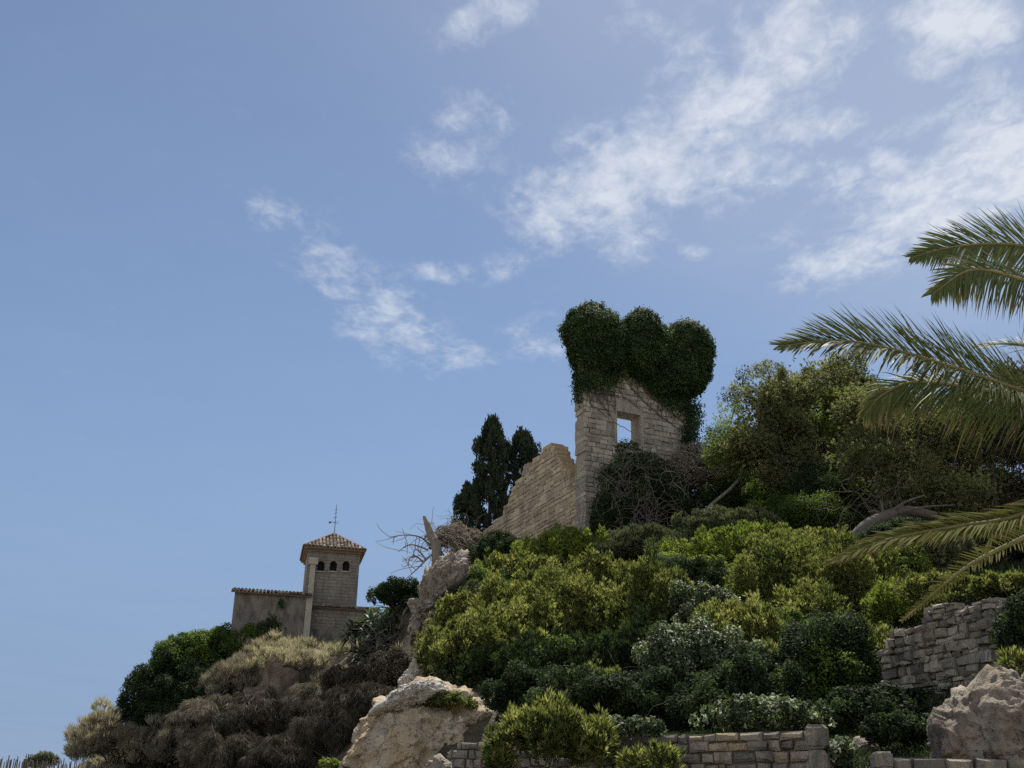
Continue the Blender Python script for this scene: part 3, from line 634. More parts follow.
# --- low wall in front of the boulder
PL = Plane(at(940, 775, 20.5), R(-3))
low = empty('low_wall', PL.P0, 'low stone wall end at the foot of the large boulder', 'wall', rz=PL.yaw)
lp = PL.poly([(876, 860), (876, 757), (1040, 761.5), (1040, 860)])
_z = PL.uv(884, 751)[1]; _u0, _u1 = PL.uv(875, 757)[0], PL.uv(893, 757)[0]; mb = MB(); rough_block(mb, _u0, _u1, -.06, .44, _z - .3, _z, 47, .014, .04, .5, 7); mb.build('end_stone', M['terrace'], low)
block_wall('wall', PL, lp, [], .42, .30, .42, M['terrace'], low, 33, gap=.022, rough=.028, proud=.05, bev=.04, jit=.15)
# --- retaining wall
ra, rb = at(880, 690, 30.2), at(1003, 680, 26.4)
PR = Plane(ra, math.atan2(rb.y - ra.y, rb.x - ra.x))
ret = empty('retaining_wall', PR.P0, 'weathered grey retaining wall of uneven squared blocks beside the large boulder', 'wall', rz=PR.yaw)
rp = PR.poly([(896, 760), (895, 705), (879, 682), (880, 640), (900, 631), (922, 622), (924, 610), (944, 603), (962, 607), (980, 600), (990, 596), (1002, 606), (1006, 720), (960, 760)])
block_wall('wall', PR, rp, [], .6, .20, .30, M['retain'], ret, 56, gap=.022, rough=.04, proud=.09, bev=.045, jit=.5, hole=.08)

# ------------------------------------------------------------------ castle
CZ = at(336, 640, 100); CY = R(12)
zt = lambda px, py, Y: at(px, py, Y).z
castle = empty('castle', (at(336, 600, 100).x, 100, CZ.z - 2), 'inhabited castle with square belfry-like tower, tiled roof and three arched openings', 'castle', rz=CY)
CB = Vector(castle.location)
PCs = Plane(CB + Vector((math.sin(CY), -math.cos(CY), 0)) * 2.0, CY)    # plane of the tower's front wall (2 m in front of the origin)
def cu(px, py, off=0.0):
    p = Plane(CB + PCs.n * (2.0 + off), CY); return p.uv(px, py)
def masonry_mat(name, a, b_, mortar, bw=.55, bh=.28, stain=(.09, .085, .08), amt=.6):
    m, nt, b, out = new_mat(name)
    tc = nt.nodes.new('ShaderNodeTexCoord'); sp = nt.nodes.new('ShaderNodeSeparateXYZ'); nt.links.new(tc.outputs['Object'], sp.inputs[0])
    cb = nt.nodes.new('ShaderNodeCombineXYZ'); nt.links.new(math_node(nt, 'ADD', sp.outputs[0], sp.outputs[1]), cb.inputs[0]); nt.links.new(sp.outputs[2], cb.inputs[1])
    br = nt.nodes.new('ShaderNodeTexBrick'); nt.links.new(cb.outputs[0], br.inputs['Vector'])
    br.inputs['Color1'].default_value = (*a, 1); br.inputs['Color2'].default_value = (*b_, 1); br.inputs['Mortar'].default_value = (*mortar, 1)
    br.inputs['Scale'].default_value = 1; br.inputs['Brick Width'].default_value = bw; br.inputs['Row Height'].default_value = bh; br.inputs['Mortar Size'].default_value = .022; br.inputs['Bias'].default_value = -.1; br.offset_frequency = 3; br.squash = .7; br.squash_frequency = 3
    n1 = tnoise(nt, .7, 6, .6, .3, stretch=(1.5, 1.5, .5)); n2 = tnoise(nt, 4, 6, .65)
    f = nt.nodes.new('ShaderNodeMapRange'); nt.links.new(n1, f.inputs[0]); f.inputs[1].default_value = .42; f.inputs[2].default_value = .7; f.inputs[4].default_value = amt
    c = mixc(nt, f.outputs[0], br.outputs['Color'], stain)
    c = mixc(nt, .8, c, ramp(nt, n2, [(.3, (.62, .61, .6)), (.5, (1, 1, 1)), (.75, (1.3, 1.25, 1.18))]), 'MULTIPLY')
    nt.links.new(c, b.inputs['Base Color']); b.inputs['Roughness'].default_value = .92
    bump(nt, b, math_node(nt, 'ADD', n2, math_node(nt, 'MULTIPLY', br.outputs['Fac'], -.6)), .8, .06); return m
M['castle'] = masonry_mat('castle_stone', (.185, .168, .145), (.255, .23, .195), (.15, .138, .12))
M['render'] = plain('weathered_render', (.06, .056, .053), (.23, .205, .175), 1.1, bd=.15, stretch=(1.6, 1.6, .8))
M['cornice'] = plain('cornice_brick', (.15, .105, .07), (.22, .165, .115), 3)
M['quoin'] = plain('pale_quoin', (.28, .26, .215), (.42, .385, .325), 3)
M['tile'] = stone_mat('roof_tile', [(0, (.08, .06, .05)), (.5, (.165, .13, .105)), (1, (.40, .35, .29))], (.08, .07, .06), .4, 2.0, .02)
def arch_wall(mb, u0, u1, z0, z1, y, thick, wins, tint=.5):
    """front wall slab with arched openings (u centre, half width, sill, spring): built as strips between the openings"""
    xs = u0
    for (c, hw, sill, spring) in wins:
        mb.box(((xs + c - hw) / 2, y + thick / 2, (z0 + z1) / 2), (c - hw - xs, thick, z1 - z0), tint)
        mb.box((c, y + thick / 2, (z0 + sill) / 2), (2 * hw, thick, sill - z0), tint)
        n = 8
        for i in range(n):
            x0, x1 = -hw + 2 * hw * i / n, -hw + 2 * hw * (i + 1) / n; xm = (x0 + x1) / 2; t = spring + math.sqrt(max(hw * hw - xm * xm, 0))
            mb.box((c + xm, y + thick / 2, (t + z1) / 2), (x1 - x0, thick, z1 - t), tint)
        xs = c + hw
    mb.box(((xs + u1) / 2, y + thick / 2, (z0 + z1) / 2), (u1 - xs, thick, z1 - z0), tint)
def tiled_slope(mb, corners, pitch, rng, rad=None):
    """rows of barrel tiles up a slope: corners = eave left, eave right, ridge right, ridge left"""
    a, b, c, d = [np.array(p, float) for p in corners]; L = np.linalg.norm(b - a); n = max(int(L / pitch), 2); ex = (b - a) / L
    nrm = unit(np.cross(b - a, d - a)); up0 = unit(np.cross(nrm, ex)); dl, dr = np.dot(d - a, ex), np.dot(b - c, ex); Ht = np.dot(d - a, up0)
    for i in range(n):
        x = (i + .5) * L / n; hmax = Ht
        if dl > 1e-6: hmax = min(hmax, x / dl * Ht)
        if dr > 1e-6: hmax = min(hmax, (L - x) / dr * Ht)
        k = max(int(hmax / .38), 1)
        for j in range(k):
            h0, h1 = hmax * j / k, hmax * (j + 1) / k + .05; r = L / n * .40; th = np.linspace(0, math.pi, 5); V = []
            for h, rr, lift in ((h0 - (.06 if j == 0 else 0), r * 1.1, .05), (h1, r * .9, .0)):
                for t in th: V.append(a + ex * (x + rng.normal(0, .006) + rr * math.cos(t)) + up0 * h + nrm * (rr * math.sin(t) * 1.1 + lift))
            mb.add(V, [(q, q + 5, q + 6, q + 1) for q in range(4)] + [(0, 1, 2, 3, 4), (9, 8, 7, 6, 5)], float(np.clip(rng.normal(.5, .35), 0, 1)))
def build_castle():
    rng = np.random.default_rng(4)
    u0, _ = cu(304.8, 591); u1, _ = cu(357.5, 591); uc = (u0 + u1) / 2; hw = (u1 - u0) / 2
    _, zt1 = cu(335, 553); zt1 -= 0; zb = -6.0
    y0, y1 = -2.0, -2.0 + (u1 - u0) + .9
    wins = []
    for px in (320.5, 333, 345.7):
        u, zl = cu(px, 571); _, zh = cu(px, 561); wins.append((u, .30, zl - 0, zh - .30 + .0))
    mb = MB(); arch_wall(mb, u0, u1, zb, zt1, y0, .45, wins)
    mb.box((u0 + .225, (y0 + .452 + y1) / 2, (zb + zt1) / 2), (.45, y1 - y0 - .452, zt1 - zb)); mb.box((u1 - .225, (y0 + .452 + y1) / 2, (zb + zt1) / 2), (.45, y1 - y0 - .452, zt1 - zb))
    mb.box((uc, y1 - .225, (zb + zt1) / 2), (2 * hw - .904, .45, zt1 - zb)); mb.build('tower', M['castle'], castle)
    for (c, w, sill, spring) in wins:
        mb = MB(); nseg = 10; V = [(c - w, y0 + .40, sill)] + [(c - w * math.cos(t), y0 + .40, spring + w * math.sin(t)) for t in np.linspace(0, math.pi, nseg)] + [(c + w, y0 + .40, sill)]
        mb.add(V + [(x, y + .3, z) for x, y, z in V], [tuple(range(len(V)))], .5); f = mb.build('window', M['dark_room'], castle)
        s = MB(); s.box((c, y0 + .05, sill - .05), (2 * w + .16, .24, .09)); s.build('sill', M['quoin'], f)
    # cornice: flared, then the tiled roof
    yc = (y0 + y1) / 2; mb = MB(); e = .36
    mb.box((uc, yc, zt1 + .10), (2 * hw + .3, y1 - y0 + .3, .2)); mb.box((uc, yc, zt1 + .28), (2 * (hw + e), y1 - y0 + 2 * e, .16)); mb.build('cornice', M['cornice'], castle)
    ez = zt1 + .37; E = hw + e + .03; rz_ = 1.95; Ey = (y1 - y0) / 2 + e + .03
    A = [(uc - E, yc - Ey, ez), (uc + E, yc - Ey, ez), (uc + E, yc + Ey, ez), (uc - E, yc + Ey, ez)]; apex = (uc, yc, ez + rz_)
    roof = MB(); roof.add(A + [apex], [(0, 1, 4), (1, 2, 4), (2, 3, 4), (3, 0, 4), (3, 2, 1, 0)], .1)
    for i in range(4): tiled_slope(roof, (A[i], A[(i + 1) % 4], apex, apex), .30, rng)
    for i in range(4):
        p = np.linspace(np.array(A[i]) + (0, 0, .06), np.array(apex) + (0, 0, .06), 8); roof.tube(p, .11, 6, .5)
    ro = roof.build('roof', M['tile'], castle)
    vn = MB(); vn.tube([apex, (uc + .01, yc, apex[2] + 2.75)], [.035, .02], 6); z = apex[2]
    for k, (h, w) in enumerate(((1.05, .75), (1.5, .35), (1.9, .25), (2.2, .18))): vn.tube([(uc - w * .6, yc, z + h), (uc + w * .4, yc, z + h + .12)], .022, 5)
    vn.tube([(uc - .5, yc - .4, z + 1.05), (uc + .3, yc + .4, z + 1.1)], .02, 5); vn.box((uc - .48, yc, z + 1.05), (.16, .04, .16)); vn.build('weather_vane', M['iron'], ro)
    # buttress strip at the corner
    mb = MB(); ua, za = cu(313.5, 559, .16); _, zb2 = cu(310, 628, .16)
    mb.box((ua, y0 - .152, (za + zb2) / 2 - .2), (.46, .34, za - zb2 - .4)); mb.box((ua, y0 - .16, za - .2), (.80, .48, .60)); mb.build('buttress', M['quoin'], castle)
    # side wing to the left, 2.6 m in front of the tower
    w0, zw = cu(235.5, 588, 2.6); w1, zw2 = cu(310, 595.5, 2.6); yw = y0 - 2.6
    mb = MB(); mb.box(((w0 + w1) / 2, yw + 2.5, (zw + zb) / 2 - .15), (w1 - w0, 5.0, zw - zb - .3)); wg = mb.build('side_wing', M['render'], castle)
    q = MB(); q.box((w1 - .02, yw + .12, (zw + zb) / 2 - .2), (.50, .40, zw - zb - .45)); q.build('quoin', M['quoin'], wg)
    r = MB(); r.add([(w0 - .3, yw - .28, zw - .28), (w1 + .2, yw - .28, zw - .28), (w1 + .2, yw + 5.2, zw + .9), (w0 - .3, yw + 5.2, zw + .9), (w0 - .3, yw - .28, zw - .4), (w1 + .2, yw - .28, zw - .4), (w1 + .2, yw + 5.2, zw + .78), (w0 - .3, yw + 5.2, zw + .78)],
              [(0, 1, 2, 3), (7, 6, 5, 4), (0, 4, 5, 1), (1, 5, 6, 2), (2, 6, 7, 3), (3, 7, 4, 0)], .3)
    tiled_slope(r, ((w0 - .3, yw - .28, zw - .26), (w1 + .2, yw - .28, zw - .26), (w1 + .2, yw + 5.2, zw + .92), (w0 - .3, yw + 5.2, zw + .92)), .3, rng); r.build('roof', M['tile'], wg)
    # low wing to the right, 1.2 m in front
    l0, zl = cu(311, 603.5, 1.2); l1, zl2 = cu(378, 612, 1.2); yl = y0 - 1.2
    mb = MB(); mb.box(((l0 + l1) / 2, yl + 2.0, (zl + zb) / 2 - .15), (l1 - l0, 4.0, zl - zb - .3)); lw = mb.build('low_wing', M['castle'], castle)
    k = MB(); pz = cu(330, 630, 1.4)[1]; pe = cu(345, 640, 1.4)[0]; k.box(((l0 + pe) / 2, yl - .1, (pz + zb) / 2), (pe - l0, .6, pz - zb)); k.build('plinth', M['render'], lw)
    r = MB(); r.add([(l0 - .1, yl - .25, zl - .26), (l1 + .2, yl - .25, zl - .26), (l1 + .2, yl + 4.2, zl + .6), (l0 - .1, yl + 4.2, zl + .6), (l0 - .1, yl - .25, zl - .36), (l1 + .2, yl - .25, zl - .36), (l1 + .2, yl + 4.2, zl + .5), (l0 - .1, yl + 4.2, zl + .5)],
              [(0, 1, 2, 3), (7, 6, 5, 4), (0, 4, 5, 1), (1, 5, 6, 2), (2, 6, 7, 3), (3, 7, 4, 0)], .3)
    tiled_slope(r, ((l0 - .1, yl - .25, zl - .24), (l1 + .2, yl - .25, zl - .24), (l1 + .2, yl + 4.2, zl + .62), (l0 - .1, yl + 4.2, zl + .62)), .3, rng); r.build('roof', M['tile'], lw)
    return (w0, w1, yw, zw)
CW = build_castle()

# ------------------------------------------------------------------ rocks
def rock(name, label, pts, depth, thick, mat, seed, centre=None, amp=.25, scale=.7, strata=0, back=.7, na=190, nr=60, p=.6, cat='rock', lean=0.0, group=None):
    """a boulder whose outline is pts (pixels) at the given distance, bulging forward and back, then eroded by noise"""
    c0 = centre or (sum(q[0] for q in pts) / len(pts), sum(q[1] for q in pts) / len(pts))
    cc = at(*c0, depth); poly = [at(*q, depth) - cc for q in pts]; poly = [(q.x, q.z) for q in poly]
    th = np.linspace(0, 2 * math.pi, na, endpoint=False); rad = np.zeros(na)
    for i, t in enumerate(th):
        dx, dz = math.cos(t), math.sin(t); best = 0
        for k in range(len(poly)):
            (x1, z1), (x2, z2) = poly[k], poly[(k + 1) % len(poly)]
            den = dx * (z2 - z1) - dz * (x2 - x1)
            if abs(den) < 1e-9: continue
            s = (x1 * (z2 - z1) - z1 * (x2 - x1)) / den; u = (x1 * dz - z1 * dx) / den
            if s > 0 and -1e-6 <= u <= 1 + 1e-6: best = max(best, s)
        rad[i] = best
    V = [(0, -thick, 0)]; Fc = []
    phis = np.concatenate([np.linspace(0, 1, nr)[1:], np.linspace(1, 0, nr // 3)[1:-1]]); front = [True] * (nr - 1) + [False] * (nr // 3 - 2)
    for f, fr in zip(phis, front):
        y = (1 - f ** 2.2) ** p * thick * (-1 if fr else back)
        for i in range(na): V.append((rad[i] * f * math.cos(th[i]), y, rad[i] * f * math.sin(th[i])))
    V.append((0, thick * back, 0)); V = np.array(V); last = len(V) - 1; m = len(phis)
    Fc += [(0, 1 + (i + 1) % na, 1 + i)[::-1] for i in range(na)]
    for k in range(m - 1):
        a, b = 1 + k * na, 1 + (k + 1) * na
        Fc += [(a + i, a + (i + 1) % na, b + (i + 1) % na, b + i)[::-1] for i in range(na)]
    a = 1 + (m - 1) * na; Fc += [(a + i, a + (i + 1) % na, last)[::-1] for i in range(na)]
    V[:, 1] += V[:, 2] * lean
    Wd = V + np.array(cc); size = max(np.ptp(V[:, 0]), np.ptp(V[:, 2]))
    dirn = unit(V * np.array((1, 1.6, 1)) + 1e-6)
    d = (fbm(Wd * scale, 6, seed, .58) - .5) * 2 * amp * 3.0
    d -= np.clip((vnoise(Wd * scale * 3.1 + 4, seed + 8) - .62) * 4, 0, 1) * amp * .7 * (vnoise(Wd * scale * 1.1, seed + 2) > .45)
    rd = 1 - np.abs(fbm(Wd * scale * 1.7 + 9, 4, seed + 5) - .5) * 4
    d += np.clip(rd, -1, 1) * amp * .6
    if strata: d += (vnoise(np.c_[Wd[:, 0] * .3, Wd[:, 1] * .3, Wd[:, 2] * strata + (vnoise(Wd * .6, 3) - .5) * 1.5], 7) - .5) * amp * 1.4
    d += worley(Wd * scale * 1.5, seed) * amp * .7 + worley(Wd * scale * 4.0 * np.array((1, 1, 1.6)), seed + 3) * amp * .45
    edge = np.ones(len(V)); V = V + dirn * (d * edge)[:, None]
    o = mk(name, V, Fc, mat, None, np.full(len(Fc), .5), True, cc); tag(o, label, cat, group)
    return o
rock('cliff', 'pale ochre limestone cliff spur at the bottom of the hill', [(335, 850), (341, 765), (352, 742), (361, 727), (371, 714), (373, 700), (388, 694), (404, 688), (418, 684), (432, 684), (444, 688), (460, 690), (480, 694), (506, 693), (520, 700), (515, 730), (500, 850)], 41, 2.6, M['cliff'], 11, (425, 760), .24, .55, 0, 1.0, cat='cliff', na=260, nr=90, p=.5, lean=.18)
rock('ledge_rock', 'layered pale rock ledge capping the cliff spur', [(374, 713), (377, 703), (388, 695), (402, 688), (415, 683), (430, 681), (446, 686), (454, 693), (438, 701), (420, 708), (397, 715)], 39.6, .9, M['ledge'], 5, (412, 693), .13, 1.6, 5.0, 1.0)
rock('stacked_rock', 'narrow stack of pale broken rock climbing from the cliff ledge to the rock pillar', [(398, 694), (402, 680), (409, 671), (413, 660), (419, 653), (427, 658), (430, 672), (428, 694)], 45, .7, M['ledge'], 13, (415, 680), .11, 1.6, 5.0, 1.0)
rock('rock_pillar', 'tall thin brown rock pillar standing on the ridge between castle and ruins', [(414, 660), (416, 625), (419, 600), (424, 578), (438, 561), (456, 556), (468, 560), (471, 574), (462, 586), (450, 596), (440, 612), (436, 640), (434, 662)], 53, 1.1, M['pillar'], 23, (432, 608), .30, 1.3, 2.6, 1.0, na=240, nr=80)
rock('boulder', 'large weathered grey limestone boulder beside the low wall', [(940, 860), (944, 745), (948, 720), (955, 700), (967, 684), (982, 672), (996, 667), (1008, 668), (1016, 680), (1030, 690), (1065, 700), (1080, 860)], 22, 1.3, M['boulder'], 31, (1000, 762), .16, 1.0, 0, .8, nr=80, na=240, p=.5)
rock('boulder', 'rounded grey rock at the frame edge resting behind the large boulder', [(1008, 760), (1010, 690), (1018, 675), (1035, 666), (1060, 670), (1075, 760)], 23.5, .8, M['boulder'], 37, (1040, 715), .12, 1.2)
rock('boulder', 'small dark grey boulder between the stone pier and the low wall', [(845, 775), (848, 752), (856, 738), (866, 735), (874, 742), (880, 775)], 25.6, .35, M['boulder'], 43, (863, 760), .05, 2.0)
rock('broken_rock', 'broken brown rock lump at the ragged end of the terrace wall', [(418, 850), (424, 776), (432, 764), (442, 757), (452, 764), (462, 850)], 26.5, .5, M['pillar'], 51, (455, 790), .08, 2.0)
rock('earth_bank', 'dark brown overhanging earth bank below the castle', [(222, 850), (225, 730), (250, 690), (300, 668), (350, 662), (392, 655), (400, 690), (380, 740), (370, 850)], 90, 5.0, M['earth'], 61, (310, 760), .9, .22, .8, .8, cat='bank', na=240, nr=70)

# ------------------------------------------------------------------ shrubs
def build_bush(i, b):
    c = b['c']; g = g1(c.x, c.y); kind = b['kind']
    root = empty(b['name'], (c.x, c.y, min(g, c.z - b['r'][2] * .5)), b['label'], b['cat'], b['group'])
    off = np.array((0, 0, c.z - root.location.z))
    k = kind
    V, T, cl = foliage(k, b['r'], b['depth'], 100 + i, b['dens'], b['clump'], b['top'])
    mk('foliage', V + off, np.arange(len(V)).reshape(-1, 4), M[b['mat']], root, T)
    rng = np.random.default_rng(900 + i)
    st = stems(rng, (0, 0, -.15), cl + off, max(.018 * max(b['r']), .9 * b['depth'] / F * .5), maxn=9)
    st.build('stem', M[b['stem']], root)
    return len(T)
NL = 0
for i, b in enumerate(BUSHES): NL += build_bush(i, b)

# ------------------------------------------------------------------ trees
def blobs(poly, n, wr, hr, Y, kind, mat, dens, clump, seed):
    r = random.Random(seed); out = []
    while len(out) < n:
        x, y = r.uniform(min(p[0] for p in poly), max(p[0] for p in poly)), r.uniform(min(p[1] for p in poly), max(p[1] for p in poly))
        if in_poly(x, y, poly): out.append((x, y, r.uniform(*wr), r.uniform(*hr), Y + r.uniform(-1.6, 1.6), kind, mat, dens * r.uniform(.5, 1.3), clump * r.uniform(.8, 1.3)))
    return out
def tree(label, trunk, crowns, depth, seed, r0, bark='bark', name='tree', cat='tree', twigs=10):
    """trunk: [(px, py, distance)...]; crowns: [(px, py, w, h, distance, kind, material, density, clump)]"""
    rng = np.random.default_rng(seed); P = [at(*p) for p in trunk]; base = P[0].copy(); base.z = min(g1(base.x, base.y), P[0].z)
    root = empty(name, base, label, cat); o = np.array(base)
    mb = MB(); pts = curve([base - Vector((0, 0, .2))] + P if (P[0] - base).length > .05 else [base - Vector((0, 0, .2))] + P[1:] if len(P) > 2 else [base - Vector((0, 0, .2))] + P, 8) - o
    mb.tube(pts, np.linspace(r0, r0 * .45, len(pts)), 8)
    Vs, Ts, ks = {}, {}, []
    for q, (px, py, w, h, Y, kind, mat, dens, clump) in enumerate(crowns):
        c = np.array(at(px, py, Y)) - o; s = Y / F; r = (w * .5 * s, w * .42 * s, h * .5 * s)
        V, T, cl = foliage(kind, r, Y, seed * 31 + q, dens, clump, -.8)
        Vs.setdefault(mat, []).append(V + c); Ts.setdefault(mat, []).append(T)
        k = np.argmin(np.linalg.norm(pts - c, axis=1)); k = max(int(k) - 1, len(pts) // 3); st = pts[min(k, len(pts) - 1)]
        m = st * .45 + c * .55 + rng.normal(0, .15, 3) * r[0]; lb = curve([st, m, c], 6); mb.tube(lb, np.linspace(r0 * .4, r0 * .16, len(lb)), 6)
        for e in cl[rng.permutation(len(cl))[:twigs]] + c:
            tw = curve([c * .7 + lb[len(lb) // 2] * .3, (c + e) / 2 + rng.normal(0, .12, 3) * r[0], e], 4); mb.tube(tw, np.linspace(r0 * .12, max(r0 * .04, .010), len(tw)), 4)
    mb.build('trunk', M[bark], root, True)
    for mat in Vs:
        V = np.concatenate(Vs[mat]); mk('crown', V, np.arange(len(V)).reshape(-1, 4), M[mat], root, np.concatenate(Ts[mat]))
    return root
tree('olive-brown twiggy tree with a pale leaning trunk beside the ruined tower', [(693, 527, 58), (708, 508, 58), (732, 487, 58), (746, 468, 58.5), (752, 440, 58.5), (775, 405, 59)],
     blobs([(730, 450), (744, 424), (770, 392), (802, 366), (842, 366), (850, 410), (838, 470), (780, 482), (742, 470)], 20, (34, 60), (22, 40), 58.5, 'needle', 'olive', .5, .38, 5) + [(735, 420, 36, 36, 58, 'sparse', 'bright', .15, .3), (745, 395, 34, 30, 58, 'sparse', 'olive', .15, .3), (770, 372, 40, 22, 58, 'sparse', 'olive', .2, .3), (728, 455, 40, 50, 58, 'sparse', 'green', .25, .35)], 58, 71, .12, 'greybark', twigs=7)
tree('thin open-leaved tree whose sparse leaves show sky beside the ruined tower', [(718, 520, 63), (722, 480, 63), (722, 450, 63)],
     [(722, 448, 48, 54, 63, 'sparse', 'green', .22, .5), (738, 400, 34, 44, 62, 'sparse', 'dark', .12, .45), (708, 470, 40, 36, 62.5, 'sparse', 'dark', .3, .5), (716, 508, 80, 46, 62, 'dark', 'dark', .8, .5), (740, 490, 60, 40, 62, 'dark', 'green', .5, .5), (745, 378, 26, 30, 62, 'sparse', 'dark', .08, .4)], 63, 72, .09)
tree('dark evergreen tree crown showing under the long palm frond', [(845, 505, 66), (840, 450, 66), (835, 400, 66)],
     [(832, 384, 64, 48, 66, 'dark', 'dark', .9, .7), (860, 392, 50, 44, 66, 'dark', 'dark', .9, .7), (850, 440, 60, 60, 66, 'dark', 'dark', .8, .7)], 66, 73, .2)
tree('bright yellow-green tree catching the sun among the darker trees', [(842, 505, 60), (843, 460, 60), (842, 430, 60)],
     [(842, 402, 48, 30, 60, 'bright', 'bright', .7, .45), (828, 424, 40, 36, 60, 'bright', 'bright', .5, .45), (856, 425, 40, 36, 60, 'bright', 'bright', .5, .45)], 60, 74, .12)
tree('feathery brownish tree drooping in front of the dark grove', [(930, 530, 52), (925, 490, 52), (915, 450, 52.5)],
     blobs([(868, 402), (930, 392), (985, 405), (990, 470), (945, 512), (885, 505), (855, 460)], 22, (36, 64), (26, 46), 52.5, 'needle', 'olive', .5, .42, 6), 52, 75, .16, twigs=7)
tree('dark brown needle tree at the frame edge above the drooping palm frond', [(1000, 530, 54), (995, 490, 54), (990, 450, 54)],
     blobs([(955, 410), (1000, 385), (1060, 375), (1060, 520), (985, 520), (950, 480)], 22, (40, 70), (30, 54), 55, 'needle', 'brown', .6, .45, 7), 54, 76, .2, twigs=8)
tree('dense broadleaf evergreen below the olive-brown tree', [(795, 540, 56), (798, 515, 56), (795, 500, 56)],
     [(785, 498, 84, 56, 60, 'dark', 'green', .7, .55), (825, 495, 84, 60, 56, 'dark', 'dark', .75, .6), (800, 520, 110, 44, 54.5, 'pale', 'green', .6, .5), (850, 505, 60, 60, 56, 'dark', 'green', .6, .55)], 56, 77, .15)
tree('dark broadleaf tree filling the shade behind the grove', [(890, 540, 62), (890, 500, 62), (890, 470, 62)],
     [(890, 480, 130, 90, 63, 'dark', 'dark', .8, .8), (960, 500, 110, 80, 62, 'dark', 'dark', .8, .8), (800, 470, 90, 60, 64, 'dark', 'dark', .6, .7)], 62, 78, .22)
tree('green leafy tree filling the grove behind the olive-brown tree', [(800, 515, 68), (800, 470, 68), (795, 440, 68)],
     [(785, 430, 70, 56, 68, 'sparse', 'green', .6, .6), (815, 415, 90, 70, 68, 'sparse', 'green', .7, .6), (760, 460, 90, 60, 67, 'dark', 'green', .7, .6), (810, 465, 90, 60, 67, 'dark', 'green', .7, .6), (870, 430, 90, 90, 68, 'dark', 'green', .7, .7), (738, 456, 44, 48, 66, 'sparse', 'green', .35, .5)], 68, 79, .2)
def cypress(label, px, ytop, ybot, w, Y, seed, lobes):
    rng = np.random.default_rng(seed); top, bot = at(px, ytop, Y), at(px, ybot, Y); base = Vector((bot.x, Y, min(g1(bot.x, Y), bot.z)))
    root = empty('cypress', base, label, 'cypress tree'); s = Y / F; Hh = top.z - base.z; hw = w * .5 * s
    mb = MB(); mb.tube([(0, 0, -.2), (0, 0, Hh * .5), (.05, 0, Hh * .93)], [.17, .12, .03], 7); mb.build('trunk', M['bark'], root, True)
    Vs, Ts = [], []; n = int(90 * Hh / 8 * max(1, hw / 1.2))
    for i in range(n):
        t = rng.random() ** .8; z = Hh * (.06 + .90 * t); prof = hw * min(1, (1.0 - t) * 3.6 + .2) * (.72 + .5 * vnoise(np.array([[t * 7, seed, px * .1]]))[0]) * (1 if t > .15 else .6 + 2.6 * t)
        a = rng.random() * 6.283; rr = prof * (.25 + .6 * rng.random() ** .5); c = np.array((rr * math.cos(a), rr * math.sin(a), z)); ri = .26 + .22 * rng.random(); m = 150
        d = runit(rng, m); P = c + d * (ri * np.clip(rng.normal(.85, .2, m), .2, 1.25))[:, None] * np.array((.75, .75, 1.5))
        ax = unit(d * .35 + np.array((0, 0, 1.0)) + rng.normal(0, .2, (m, 3))); V, _ = leaf_quads(P, ax, runit(rng, m), .26 * rng.uniform(.7, 1.3, m), .10); Vs.append(V); Ts.append(np.clip(rng.normal(.5, .2, m) + rng.normal(0, .12), 0, 1))
    V = np.concatenate(Vs); mk('crown', V, np.arange(len(V)).reshape(-1, 4), M['cypress'], root, np.concatenate(Ts))
cypress('tallest narrow dark cypress behind the diagonal ruined wall', 489, 417, 530, 42, 88, 5, 0)
cypress('shorter broad dark cypress just behind the ruined wall top', 521, 431, 525, 42, 90, 6, 0)
cypress('small low dark cypress leaning out at the foot of the tallest one', 466, 484, 534, 36, 87, 7, 0)

